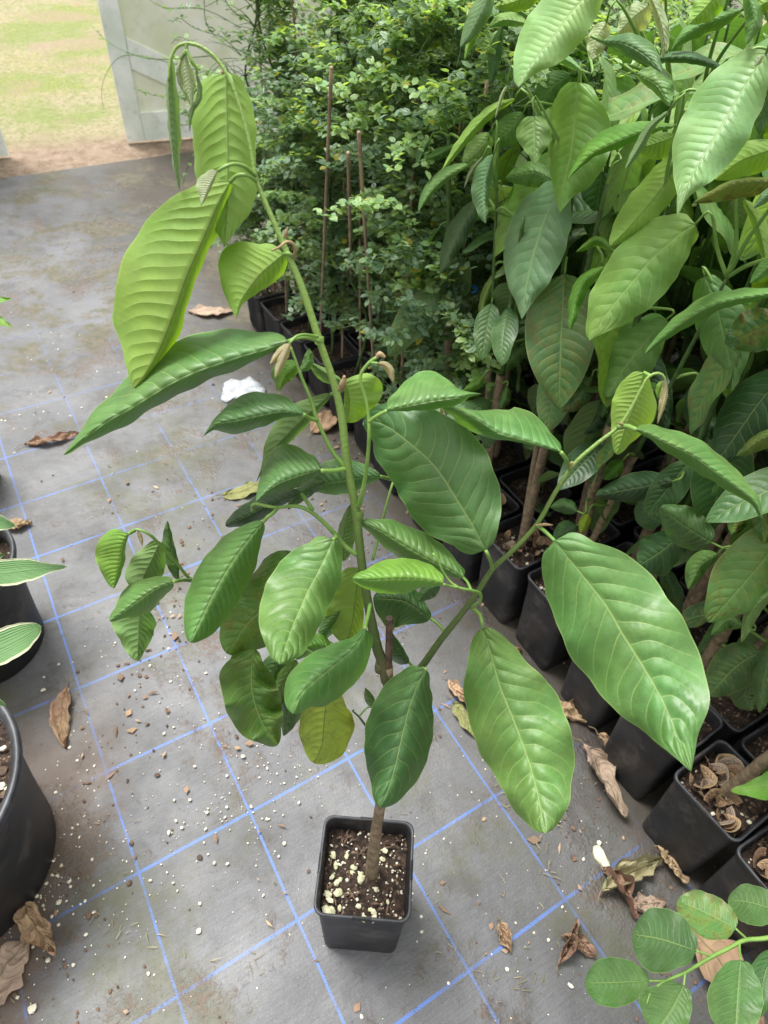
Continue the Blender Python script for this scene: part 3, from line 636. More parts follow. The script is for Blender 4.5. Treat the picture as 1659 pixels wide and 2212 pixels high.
# trunk, its pruned stub and the green leader
stem(tree, PB, WM, [(805, 1912), (803, 1885), (812, 1800), (822, 1735), (830, 1650), (835, 1560), (838, 1490), (838, 1440)], [15.5, 15.5, 14, 13, 13, 13, 13, 12], M_BARK, 'trunk', 14, .03)
stub = stem(tree, PB, WM, [(838, 1462), (840, 1400), (841, 1337)], [10, 8.5, 8.2], M_STUB, 'pruned_stub', 12, .06)
stem(tree, PB, WM, [(841, 1345), (841, 1335)], [9.5, 9], M_STUB, 'stub_top', 12, .12)
stem(tree, PB, WM, [(836, 1470, .0), (826, 1430), (815, 1400), (802, 1340), (786, 1250), (776, 1170), (770, 1110), (757, 1040), (748, 985), (738, 900), (722, 830), (700, 765), (688, 730), (652, 620), (622, 550), (598, 495), (568, 425), (553, 385), (542, 320), (524, 250), (500, 180), (466, 125), (430, 99), (400, 94), (380, 104), (368, 132), (364, 175)],
     [15, 13, 12.5, 12, 11.5, 11, 10.8, 10.6, 10.6, 10.6, 10.3, 10.3, 10, 9.5, 9.2, 9, 9, 8.5, 7.5, 6.5, 5.6, 4.8, 4.4, 4.2, 4, 3.8, 3], M_LEADER, 'stem', 12, .015, 170)
stem(tree, PB, WM, [(840, 1500, .0), (866, 1482, .0), (905, 1447, .0), (950, 1385), (1000, 1322), (1033, 1277), (1065, 1228), (1110, 1187), (1160, 1132), (1200, 1063), (1240, 1003), (1290, 958), (1335, 923), (1362, 884), (1385, 840), (1400, 815), (1420, 806), (1434, 813), (1438, 835)],
     [10, 10, 9, 8.6, 8.4, 8, 7.5, 7, 6.6, 6.2, 5.8, 5.6, 5.5, 5.2, 5, 4.6, 4, 3.5, 2.5], M_LEADER, 'branch', 10, .02, 120)
stem(tree, PB, WM, [(750, 1012), (738, 1000), (720, 978), (702, 945), (684, 905), (672, 865), (650, 812), (640, 783), (628, 750)], [6, 5.5, 5, 4.8, 4.5, 4.2, 4, 3.5, 3], M_YOUNGSTEM)
stem(tree, PB, WM, [(772, 1198), (748, 1182), (722, 1152), (690, 1120), (662, 1100), (635, 1093), (600, 1096), (575, 1093), (552, 1088), (543, 1095), (545, 1106)], [7, 6, 5.5, 5.5, 5, 5, 5, 4, 4, 4, 2.5], M_YOUNGSTEM)
stem(tree, PB, WM, [(774, 1095), (778, 1085, -.01), (790, 1025, -.02), (797, 952, -.03), (796, 898, -.03), (790, 862, -.03), (779, 826, -.03), (781, 805, -.03), (798, 783, -.03), (815, 771, -.03)], [6, 5.5, 5, 4.8, 4.5, 4.5, 4, 4, 4, 4], M_YOUNGSTEM)
stem(tree, PB, WM, [(790, 1425, .02), (730, 1400, .04), (600, 1330, .06), (470, 1268, .05), (415, 1253, .03), (383, 1218, .02), (350, 1182, .01), (325, 1156, 0), (300, 1144, 0), (285, 1146, 0)], [6, 6, 5.5, 5, 4.5, 4.5, 4, 4, 4, 3], M_YOUNGSTEM)
stem(tree, PB, WM, [(1020, 1312, -.01), (1036, 1300, -.03), (1037, 1282, -.04), (1017, 1275, -.05), (990, 1269, -.055), (970, 1254, -.055), (955, 1232, -.055), (947, 1211, -.055), (935, 1195, -.055)], [4.5, 4.2, 4, 4, 3.5, 3.5, 3, 3, 2.5], M_YOUNGSTEM)
stem(tree, PB, WM, [(838, 1610, .01), (797, 1575, .01), (775, 1548, .01), (762, 1536, .01), (765, 1533, .01)], [5, 4.5, 3.5, 2.5, 2], M_STEM)
stem(tree, PB, WM, [(745, 1480, .02), (690, 1422, .03), (650, 1396, .03)], [4, 4, 3.5], M_YOUNGSTEM)
stem(tree, PB, WM, [(805, 1210, .03), (820, 1150, .05), (842, 1065, .06), (860, 1010, .08)], [3.5, 3.2, 3, 3], M_YOUNGSTEM)
for (a, b_) in [((822, 1440), 15), ((775, 1112), 12.6), ((690, 735), 12)]:
    stem(tree, PB, WM, [(a[0]-1, a[1]+9), (a[0], a[1]), (a[0], a[1]-8)], [b_*.84, b_*.95, b_*.84], M_LEADER, 'node')
# buds and fuzzy young shoots
for pts, r in [([(735, 842, -.012), (742, 825, -.018), (744, 812, -.02)], [7, 9, 3]), ([(1345, 917, -.01), (1335, 914, -.015)], [4, 2]), ([(1232, 1008, -.008), (1236, 998, -.01)], [6, 3]), ([(1158, 1135, -.01), (1176, 1133, -.012), (1194, 1134, -.012)], [3, 4, 1]),
               ([(634, 556, 0.), (638, 540, -.01), (632, 526, -.015), (618, 523, -.02), (603, 534, -.025), (586, 542, -.025)], [4, 4, 4, 3.5, 3, 2]), ([(615, 515, .01), (619, 498, .01), (622, 490, .01)], [5, 5, 1]), ([(955, 893, .0), (953, 884, 0.)], [4, 3]), ([(813, 773, -.03), (820, 765, -.03), (832, 772, -.03)], [4, 7, 3]), ([(478, 158, .015), (486, 152, .015)], [5, 4])]:
    stem(tree, PB, WM, pts, r, M_FUZZ, 'bud', 7, .1)

def pet(mb, W, pts, r, mi=1):
    P3 = [W(p[0], p[1], p[2]) for p in pts]; rr = [rp(W, p[0], p[1], p[2], q) for p, q in zip(pts, np.interp(SX(len(pts)), SX(len(r)), r))]
    tube(mb, P3, rr, 7, mi, n=max(8, len(pts)*4))
def main_leaf(face, mid, o0, o1, wa, wb, za, zb, tint, dam=0., petiole=None, label=None, name='leaf', ruf=None, N=None, pr=(4.5, 4), seed=None):
    rn_ = random.Random(seed if seed is not None else int(mid[0][0]*7+mid[0][1])); mb = MB()
    leaf(mb, WM, mid, o0, o1, wa, wb, za, zb, face, tint, dam, N, int(34+7*(N or 12)*.9), 9, ruf, rn_)
    f = o0[0] if isinstance(o0, (list, tuple)) else o0
    if petiole: pet(mb, WM, [(p[0], p[1], p[2] if len(p) > 2 else f) for p in petiole]+[(mid[0][0], mid[0][1], f)], pr)
    o = mb.build(name, [M_LEAF, M_YOUNGSTEM], tree, PB)
    if label: o['label'] = label
    return o
ML = main_leaf
# top of the leader
ML('u', [(489, 158), (491, 240), (493, 340), (491, 440), (485, 535)], .025, .0, [0, 62, 74, 76, 76, 73, 68, 60, 48, 24, 0], [0, 40, 56, 60, 60, 60, 62, 62, 48, 20, 0], .02, .02, 'b', petiole=[(505, 195, 0), (498, 168, .02)], ruf=.002, N=14)
ML('u', [(497, 394), (470, 445), (438, 520), (405, 595), (375, 680), (345, 755), (312, 812), (290, 838)], -.01, -.02, [0, 70, 108, 128, 138, 142, 138, 128, 105, 60, 0], [0, 22, 26, 22, 20, 20, 24, 26, 20, 10, 0], .02, .06, 'b', petiole=[(554, 392, 0), (535, 379, -.015), (513, 379, -.015)], ruf=.003, N=17)
ML('t', [(622, 737), (575, 754), (532, 766), (480, 783), (422, 803), (370, 828), (324, 856), (275, 886), (235, 908), (190, 940), (137, 983)], -.02, -.05, [0, 40, 62, 74, 80, 78, 66, 50, 34, 16, 0], [0, 12, 22, 27, 30, 28, 27, 27, 24, 12, 0], .075, .035, 'm', petiole=[(690, 737, -.005), (662, 729, -.015), (640, 731, -.02)], N=15, ruf=.006)
ML('u', [(613, 548), (585, 572), (560, 595), (535, 628), (518, 655), (510, 687)], .0, -.01, [0, 48, 78, 95, 85, 62, 22, 0], [0, 30, 34, 30, 22, 12, 5, 0], .03, .03, 'b', petiole=[(634, 556, 0), (624, 548, -.004)], N=13)
ML('u', [(366, 128), (364, 200), (368, 270), (375, 340), (387, 411)], 0., -.01, [0, 4, 5, 5, 4, 3, 0], [0, 16, 22, 22, 18, 9, 0], .01, .03, 'g', name='young_leaf', label='folded grey green young leaf hanging from the bent tip', ruf=.001, N=18)
ML('t', [(400, 118), (402, 150), (408, 190), (416, 230)], .0, 0., [0, 14, 20, 18, 10, 0], [0, 8, 16, 15, 6, 0], .012, .012, 'w', petiole=[(402, 97, 0), (403, 108, 0)], name='young_leaf', ruf=.001, N=14, pr=(4, 3))
ML('u', [(392, 128), (386, 150), (390, 178), (402, 205)], .004, 0., 6, 7, .006, .006, 'w', petiole=[(402, 108, 0), (396, 118, 0)], name='young_leaf', ruf=.001, pr=(3, 3))
ML('u', [(425, 160), (433, 190), (430, 215), (414, 245), (410, 285)], .006, .006, 8, 5, .006, .006, 'g', petiole=[(403, 108, 0), (415, 132, 0), (424, 148, .003)], name='young_leaf', ruf=.001, pr=(4, 3))
ML('t', [(470, 370), (462, 385), (450, 410), (434, 446)], -.035, -.04, [0, 22, 30, 26, 10, 0], [0, 3, 4, 4, 3, 0], .012, .008, 'w', petiole=[(552, 380, 0), (528, 360, -.02), (505, 354, -.03), (484, 361, -.035)], name='young_leaf', ruf=.001, N=16, pr=(5, 3.5))
ML('t', [(625, 742), (608, 758), (583, 787)], -.045, -.05, 9, 8, .006, .006, 'k', petiole=[(686, 728, -.01), (660, 723, -.03), (640, 727, -.04)], name='young_leaf', ruf=.001, N=16, pr=(4, 3))
ML('t', [(627, 742), (613, 772), (594, 817)], -.05, -.055, 12, 9, .006, .006, 'k', name='young_leaf', ruf=.001, N=18)
# left of the leader
ML('t', [(656, 895), (630, 892), (604, 889), (558, 898), (513, 908), (467, 918), (438, 943)], -.02, -.03, [0, 22, 36, 47, 53, 50, 40, 22, 6, 0], [0, 8, 16, 22, 26, 28, 28, 22, 6, 0], .03, .04, 'M', petiole=[(684, 908, -.002), (668, 903, -.01)], N=13)
ML('u', [(714, 852), (672, 890), (625, 935), (590, 975), (553, 1042)], .03, .03, [0, 20, 34, 40, 38, 30, 16, 5, 0], [0, 8, 13, 16, 16, 14, 10, 4, 0], .02, .03, 'm', petiole=[(735, 845, 0)], N=14)
ML('t', [(693, 1017), (666, 1022), (617, 1038), (584, 1056), (552, 1085)], -.02, -.05, [0.0, 41.4, 66.7, 75.9, 71.3, 51.7, 32.2, 16.1, 0.0], [0.0, 11.5, 18.4, 23.0, 20.7, 16.1, 11.5, 5.8, 0.0], .06, .04, 'M', petiole=[(748, 1012, 0), (722, 1017, -.01)], N=12, pr=(6, 5))
ML('t', [(651, 1066), (620, 1073), (590, 1086), (550, 1106), (487, 1136)], .012, .01, [0, 16, 26, 30, 28, 24, 18, 0], [0, 10, 14, 18, 22, 24, 14, 0], .03, .03, 'D', petiole=[(676, 1102, 0), (662, 1082, .005)], N=12, ruf=.008)
ML('t', [(822, 1029), (785, 1032), (740, 1039), (700, 1046), (655, 1060)], .035, .04, [0, 22, 38, 50, 50, 42, 20, 0], [0, 14, 24, 28, 28, 22, 12, 0], .02, .02, 'M', petiole=[(845, 1035, .06)], N=12)
ML('t', [(568, 1128), (540, 1162), (500, 1217), (465, 1277), (430, 1347), (411, 1388)], -.01, -.07, [0, 28, 44, 52, 56, 57, 54, 46, 30, 0], [0, 22, 40, 50, 54, 54, 52, 46, 32, 0], .03, .03, 'm', petiole=[(600, 1096, 0), (590, 1108, -.006), (578, 1117, -.01)], N=16, label='flat green leaf with crisp parallel veins left of the stem')
ML('t', [(720, 1165), (701, 1207), (684, 1242), (665, 1277), (650, 1312), (635, 1347), (617, 1395), (605, 1435)], -.05, -.15, [0, 45, 68, 80, 86, 88, 86, 80, 64, 40, 0], [0, 32, 48, 54, 56, 55, 54, 52, 46, 34, 0], .010, .014, 'm', petiole=[(722, 1152, 0), (726, 1160, -.02), (724, 1164, -.04)], N=12, label='large pale green leaf hanging in front at lower left')
ML('u', [(742, 1212), (741, 1165), (748, 1125), (758, 1088)], .03, .04, 26, 14, .02, .02, 'm', N=14)
ML('t', [(643, 790), (630, 797), (612, 812), (602, 845)], .01, 0., [0, 22, 30, 26, 12, 0], [0, 16, 20, 18, 8, 0], .02, .02, 'q')
ML('t', [(648, 800), (662, 785), (668, 752)], .0, .01, 14, 10, .01, .01, 'm', petiole=[(652, 815, 0)], pr=(3, 3))
# right of the leader
ML('u', [(740, 822), (752, 850), (754, 885), (744, 912)], .02, .03, [0, 6, 10, 12, 8, 0], [0, 66, 74, 56, 30, 0], .01, .03, 'b', petiole=[(738, 845, 0), (738, 830, .01)], N=11)
ML('u', [(738, 822), (705, 806), (667, 781)], .02, .03, 8, 20, .02, .03, 'm', N=12)
ML('t', [(1049, 1188), (1020, 1133), (989, 1082), (939, 1007), (879, 952), (829, 917), (785, 907)], -.03, .02, [0, 52, 82, 98, 106, 108, 104, 92, 72, 46, 0], [0, 55, 84, 98, 104, 100, 94, 84, 72, 48, 0], .010, .018, 'M', petiole=[(1064, 1230, 0), (1060, 1212, -.02), (1054, 1198, -.03)], N=12, ruf=.007, label='largest dark glossy ribbed leaf right of the stem')
ML('t', [(836, 887), (880, 878), (933, 867), (987, 859), (1015, 852), (1042, 851)], -.04, -.04, [0, 6, 12, 16, 18, 18, 14, 5, 0], [0, 34, 54, 66, 66, 50, 22, 5, 0], .02, .06, 'm', petiole=[(797, 912, -.03), (812, 900, -.035)], N=12)
ML('t', [(816, 785), (830, 788), (842, 800), (849, 827)], -.035, -.04, 8, 9, .005, .005, 'k', petiole=[(800, 783, -.03)], name='young_leaf', ruf=.001, N=14, pr=(3, 3))
ML('t', [(1001, 1248), (970, 1230), (933, 1213), (879, 1182), (833, 1153), (800, 1137), (778, 1126)], -.03, .0, [0, 24, 40, 46, 46, 40, 34, 20, 0], [0, 14, 20, 28, 30, 28, 24, 14, 0], .03, .03, 'm', petiole=[(1018, 1275, -.05), (1010, 1258, -.04)], N=14, pr=(3, 3))
ML('t', [(958, 1262), (915, 1253), (860, 1251), (800, 1253), (761, 1250)], -.07, -.085, [0, 28, 40, 44, 45, 42, 34, 20, 0], [0, 10, 18, 28, 32, 30, 26, 16, 0], .03, .03, 'q', petiole=[(990, 1269, -.055), (975, 1267, -.06)], N=13, pr=(3, 3))
ML('t', [(930, 1336), (905, 1318), (885, 1305), (860, 1296), (806, 1292)], .03, .03, [0, 18, 30, 36, 34, 26, 0], [0, 30, 50, 62, 66, 50, 0], .02, .02, 'd', petiole=[(963, 1370, .0), (948, 1350, .02)], N=9, pr=(3.5, 3))
ML('t', [(884, 1432), (865, 1412), (850, 1385), (842, 1362)], .03, .03, 12, 24, .02, .02, 'd', petiole=[(900, 1449, 0)], pr=(3, 3))
ML('t', [(950, 1262), (930, 1272), (915, 1285), (905, 1300)], -.03, -.02, 16, 20, .02, .02, 'd')
ML('t', [(1043, 1356), (1060, 1410), (1079, 1479), (1109, 1554), (1139, 1634), (1159, 1704), (1170, 1760), (1178, 1800)], -.02, -.13, [0, 44, 68, 82, 92, 94, 88, 78, 66, 46, 0], [0, 42, 70, 92, 104, 110, 106, 96, 78, 54, 0], .012, .012, 'm', dam=.06, petiole=[(1018, 1312, 0), (1034, 1325, -.01), (1040, 1340, -.02)], N=13, label='large hanging leaf with brown specks right of the pot')
ML('t', [(1198, 1168), (1225, 1202), (1254, 1237), (1309, 1307), (1344, 1367), (1394, 1447), (1434, 1519), (1469, 1604), (1493, 1667)], -.03, -.15, [0, 70, 102, 116, 120, 116, 108, 92, 66, 30, 0], [0, 66, 98, 116, 125, 126, 122, 110, 84, 36, 0], .010, .006, 'm', petiole=[(1158, 1134, 0), (1175, 1146, -.015), (1190, 1160, -.025)], N=12, label='biggest smooth green leaf hanging at the right')
ML('t', [(920, 1446), (904, 1474), (894, 1500), (884, 1529), (869, 1589), (854, 1654), (838, 1705), (820, 1744)], -.03, -.10, [0, 44, 66, 76, 80, 82, 76, 66, 52, 32, 0], [0, 26, 44, 56, 62, 66, 64, 58, 48, 30, 0], .03, .03, 'M', petiole=[(908, 1445, 0), (915, 1444, -.02)], N=9, label='broad dark leaf hanging just above the pot')
ML('t', [(788, 1358), (775, 1385), (754, 1411), (711, 1447), (675, 1476), (647, 1505), (632, 1542)], -.05, -.10, [0.0, 16.8, 33.6, 43.2, 50.4, 52.8, 48.0, 31.2, 0.0], [0.0, 31.2, 48.0, 57.6, 60.0, 60.0, 52.8, 31.2, 0.0], .03, .03, 'm', petiole=[(800, 1305, -.01), (794, 1335, -.03)], N=9)
ML('u', [(716, 1490), (704, 1526), (699, 1572), (695, 1610), (678, 1649)], -.01, -.01, [0.0, 39.6, 50.6, 52.8, 50.6, 39.6, 0.0], [0.0, 44.0, 61.6, 66.0, 57.2, 39.6, 0.0], .02, .02, 'Y', dam=.25, label='yellowing leaf below the dense cluster')
ML('t', [(548, 1402), (543, 1451), (546, 1501), (561, 1550), (578, 1580), (598, 1611)], -.03, -.05, [0.0, 48.4, 68.2, 66.0, 63.8, 59.4, 50.6, 28.6, 0.0], [0.0, 24.2, 44.0, 55.0, 57.2, 55.0, 48.4, 28.6, 0.0], .02, .02, (.070, .165, .028), dam=.2, ruf=.018, N=12, label='dark leaf with wavy torn margin at lower left')
ML('t', [(618, 1195), (592, 1250), (565, 1315), (530, 1352), (490, 1412)], .0, -.02, [0.0, 34.5, 52.9, 59.8, 57.5, 46.0, 0.0], [0.0, 39.1, 55.2, 64.4, 69.0, 50.6, 0.0], .02, .02, (.065, .155, .028), dam=.35, N=13)
ML('u', [(775, 1226), (770, 1270), (766, 1310), (760, 1350), (748, 1393)], .03, .04, [0.0, 43.7, 57.5, 66.7, 64.4, 48.3, 0.0], [0.0, 16.1, 18.4, 20.7, 23.0, 23.0, 0.0], .02, .02, (.15, .27, .02), N=10)
ML('t', [(713, 1402), (690, 1396), (665, 1402), (640, 1425)], .03, .04, 30, 16, .02, .02, 'q', N=9)
ML('t', [(650, 1455), (630, 1510), (612, 1590)], .02, .03, 18, 34, .02, .02, 'd', N=9)
ML('t', [(640, 1425), (620, 1460), (598, 1500), (590, 1545)], .01, .02, 20, 26, .02, .02, (.12, .22, .05), N=9)
ML('t', [(600, 1250), (575, 1290), (540, 1335)], .02, .02, 24, 28, .02, .02, 'd')
ML('t', [(735, 1318), (712, 1345), (690, 1385)], .04, .05, 18, 22, .02, .02, 'm')
ML('t', [(700, 1040), (672, 1052), (640, 1078), (622, 1100)], .03, .03, 18, 16, .02, .02, 'M')
ML('u', [(790, 1395), (765, 1402), (740, 1425), (722, 1450)], .03, .04, 18, 18, .02, .02, 'q')
ML('t', [(640, 1200), (610, 1212), (575, 1235), (560, 1262)], .02, .01, 26, 34, .02, .02, 'd')
ML('t', [(620, 1400), (596, 1440), (580, 1480), (590, 1530)], .03, .03, 30, 34, .02, .02, 'M')
ML('t', [(812, 1530), (801, 1512), (789, 1486)], .02, .02, 9, 12, .01, .01, 'm', petiole=[(775, 1548, .01), (795, 1528, .015)], pr=(2, 2))
# shoulder leaves of the right branch
ML('t', [(1212, 977), (1180, 966), (1149, 957), (1112, 946), (1079, 936), (1035, 908), (990, 884), (955, 879)], -.03, -.01, [0, 32, 56, 66, 58, 40, 14, 5, 0], [0, 3, 5, 8, 14, 26, 30, 22, 0], .075, .03, 'm', petiole=[(1231, 1013, 0), (1224, 995, -.02)], N=13, pr=(5, 4.5))
ML('u', [(1392, 805), (1382, 842), (1370, 880), (1354, 917), (1333, 982)], .015, .02, [0, 38, 48, 50, 42, 30, 20, 0], [0, 22, 42, 48, 46, 34, 18, 0], .02, .02, 'b', petiole=[(1405, 812, 0)], N=17, ruf=.001)
ML('t', [(1437, 822), (1441, 846), (1433, 880), (1420, 916)], -.005, -.01, [0, 12, 14, 11, 5, 0], [0, 2, 3, 3, 2, 0], .006, .006, 'k', name='young_leaf', N=18, ruf=.001)
ML('u', [(1432, 822), (1424, 840), (1422, 862)], .005, .005, 8, 5, .006, .006, 'b', name='young_leaf', N=12, ruf=.001)
ML('t', [(1374, 928), (1404, 938), (1429, 951), (1494, 983), (1544, 1018), (1594, 1054), (1630, 1084), (1647, 1121)], -.03, -.05, [0, 10, 20, 24, 24, 20, 16, 10, 0], [0, 22, 34, 36, 36, 32, 24, 12, 0], .04, .045, 'm', petiole=[(1336, 923, 0), (1355, 921, -.015)], N=17, pr=(6, 5), ruf=.006)
# low shoot on the left
ML('t', [(278, 1153), (266, 1177), (259, 1217), (246, 1271)], -.01, -.01, [0, 44, 56, 56, 46, 28, 0], [0, 5, 8, 10, 8, 6, 0], .03, .02, 'q', petiole=[(290, 1146, 0)], N=14)
ML('t', [(297, 1146), (303, 1160), (308, 1180)], -.01, -.02, 5, 5, .004, .004, 'k', name='young_leaf', N=9, ruf=.001)
ML('t', [(385, 1252), (377, 1215), (368, 1180), (362, 1125)], .03, .03, 10, 20, .01, .02, 'M', ruf=.006)
ML('u', [(346, 1170), (330, 1205), (312, 1245), (302, 1284)], .02, .02, [0, 26, 38, 42, 38, 0], [0, 24, 34, 34, 26, 0], .02, .02, 'M')
ML('t', [(374, 1257), (350, 1266), (325, 1279), (285, 1308), (237, 1342)], -.02, -.04, [0, 22, 32, 40, 34, 18, 0], [0, 20, 30, 34, 26, 12, 0], .03, .03, 'm', petiole=[(414, 1254, .03), (395, 1253, .0)], N=11)
ML('u', [(306, 1316), (302, 1345), (300, 1380), (297, 1428)], .01, .0, [0, 60, 56, 42, 28, 0], [0, 34, 32, 26, 14, 0], .02, .02, 'm', N=9)
# ------------------------------------------------------------ big-leaved plants in the row of square pots
PLANTS = []     # (s, t, label, stems)   stems: list of point lists (u, v, off)
def big_plant(s, t, label, stems, cat='potted plant', pot_h=.27, hidden_pot=False, seed=0):
    base = row(s, t); e = empty('potted_plant', tuple(base), label, cat, 'large leaved plants in square black pots')
    rz = math.atan2(E1[1], E1[0])+R(random.Random(seed).uniform(-4, 4))
    po, so_ = add_pot(e, pot_h, .0785, .066, soil_d=.035, seed=seed, perl=26, rz=rz)
    # dry curled leaves that have dropped on the soil
    rn_ = random.Random(seed+40)
    if t < .2:
        for k in range(5):
            mb = MB(); a = rn_.uniform(0, 6.3); cx, cy = rn_.uniform(-.045, .045), rn_.uniform(-.045, .045); n1, n2 = 16, 5; vs, uv = [], []; rad = rn_.uniform(.014, .030); cu = rn_.uniform(2.2, 4.4)
            for i in range(n1):
                q = i/(n1-1); th = a+q*cu; r0 = rad*(1-.35*q)
                for j in range(n2):
                    x = j/(n2-1)-.5; w_ = .022*math.sin(math.pi*min(.98, q+.04))**.5
                    vs.append((cx+(r0+.006*x)*math.cos(th), cy+(r0+.006*x)*math.sin(th), pot_h-.018+w_*x+.004*math.sin(q*9+k))); uv.append((j/(n2-1), q*9))
            mb.add(vs, [(i*n2+j, i*n2+j+1, (i+1)*n2+j+1, (i+1)*n2+j) for i in range(n1-1) for j in range(n2-1)], 0, uv, (*rn_.choice([DEADC['h'], DEADC['b'], DEADC['a']]), 0))
            mb.build('dry_leaf', M_DEAD, so_)
    segs = []
    for st in stems:
        mb = MB(); P3 = [np.array(base)+np.array([rn_.uniform(-.012, .012), rn_.uniform(-.012, .012), pot_h-.05])]+[WR(*p) for p in st[0]]
        P = tube(mb, P3, st[1], 9, 0, wob=.05, n=len(P3)*6); segs.append(P)
        mb.build('stem', M_STEM if st[2] == 'g' else M_BARK, e, base)
    PLANTS.append(dict(e=e, base=base, P=np.vstack(segs) if segs else np.array([base]), s=s, t=t)); return e
def auto_stems(s, t, top, lean, kind='b', seed=0, n=1):
    """stems given in world space, rising from the pot and leaning out of the row"""
    rn_ = random.Random(seed+900); out = []
    for k in range(n):
        b_ = row(s, t); h = top*rn_.uniform(.85, .98); dx = np.array([*(-E2*lean*rn_.uniform(.6, 1.2)+E1*rn_.uniform(-.10, .10)), 0])
        out.append([b_+np.array([0, 0, .24])+dx*.02, b_+dx*.3+np.array([0, 0, .24+h*.33]), b_+dx*.62+np.array([0, 0, .24+h*.66]), b_+dx+np.array([0, 0, .24+h])])
    return out
_id = lambda x: x
BIG = [  # s, t, height, lean, label, stem count
 (2.435, -.028, .85, .02, 'leafy plant in the square pot full of curled dry leaves at the right', 2),
 (2.600, -.040, .45, .00, 'low plant in the cut off square pot with green moss patch, right edge', 1),
 (2.265, -.000, .90, .04, 'leafy plant in the tilted dark pot just left of the front right pot', 1),
 (2.085, .030, .95, .05, 'leafy plant in the shaded pot behind the biggest hanging leaf', 2),
 (1.890, .035, 1.0, .05, 'leafy plant in the square pot whose rim shows beside the biggest hanging leaf', 2),
 (1.715, .028, 1.0, .06, 'leafy plant in the square pot full of pale dry litter under the slanting branch', 2),
 (1.545, .020, 1.0, .08, 'leafy plant in the half hidden pot behind the dark glossy leaf', 2),
 (1.375, .020, .95, .10, 'leafy plant with brown stem at the left end of the large leaved row', 1),
 (2.46, .145, 1.05, .08, 'tall leafy plant in the second row behind the front right pot', 2),
 (2.29, .16, 1.1, .08, 'tall leafy plant in the second row at the right edge', 2),
 (2.11, .19, 1.15, .10, 'tall leafy plant in the second row under the big pale ribbed leaf', 2),
 (1.93, .20, 1.15, .10, 'tall leafy plant in the second row with thick green stem at right centre', 2),
 (1.75, .20, 1.15, .10, 'tall leafy plant in the second row below the bright yellow green leaf', 2),
 (1.57, .19, 1.1, .12, 'tall leafy plant in the second row behind the grey green hanging leaf', 2),
 (1.39, .19, 1.05, .12, 'tall leafy plant in the second row next to the small saplings', 2),
]
for i, (s, t, h, ln, lab, ns) in enumerate(BIG):
    base = row(s, t); e = empty('potted_plant', tuple(base), lab, 'potted plant', 'large leaved plants in square black pots')
    rz = math.atan2(E1[1], E1[0])+R(random.Random(i).uniform(-3, 3))
    po, so_ = add_pot(e, .27, .0785, .066, soil_d=.035, seed=i, perl=26 if t < .1 else 0, rz=rz)
    rn_ = random.Random(i+40)
    if t < .1:
        for k in range(20 if i == 0 else 12):
            mb = MB(); a = rn_.uniform(0, 6.3); cx, cy = rn_.uniform(-.048, .048), rn_.uniform(-.048, .048); n1, n2 = 18, 5; vs, uv = [], []; rad = rn_.uniform(.012, .030); cu = rn_.uniform(2.2, 4.6)
            for a_ in range(n1):
                q = a_/(n1-1); th = a+q*cu; r0 = rad*(1-.35*q)
                for j in range(n2):
                    x = j/(n2-1)-.5; w_ = .026*math.sin(math.pi*min(.98, q+.04))**.5
                    vs.append((cx+(r0+.012*x)*math.cos(th), cy+(r0+.012*x)*math.sin(th), .27-.020+w_*x*.8+.005*math.sin(q*9+k))); uv.append((j/(n2-1), q*9))
            mb.add(vs, [(a_*n2+j, a_*n2+j+1, (a_+1)*n2+j+1, (a_+1)*n2+j) for a_ in range(n1-1) for j in range(n2-1)], 0, uv, (*rn_.choice([DEADC['h'], DEADC['b'], DEADC['a']]), 0))
            mb.build('dry_leaf', M_DEAD, so_)
    segs = []
    for k, P3 in enumerate(auto_stems(s, t, h, ln, seed=i, n=ns)):
        mb = MB(); low = catmull(P3, 24); r0 = .0125 if k == 0 else .008
        tube(mb, low[:14], [r0, r0*.85], 9, 0, wob=.05, n=28); mb.build('trunk', M_BARK, e, base)
        mb = MB(); tube(mb, low[13:], [r0*.70, r0*.28], 9, 0, wob=.03, n=20); mb.build('stem', M_STEM, e, base); segs.append(low)
    PLANTS.append(dict(e=e, base=base, P=np.vstack(segs), s=s, t=t, n=0))
# moss cushion in the cut-off pot
mb = MB(); rn_ = random.Random(9)
for _ in range(160):
    x, y = rn_.gauss(.03, .018), rn_.gauss(-.02, .02); pebble(mb, max(-.06, min(.066, x)), max(-.06, min(.06, y)), .245+rn_.uniform(0, .008), rn_.uniform(.002, .005), rn_)
mo = mb.build('moss', simple('moss', (.10, .20, .05), .9, scale=90, col2=(.05, .11, .03)), PLANTS[1]['e'], smooth=False)

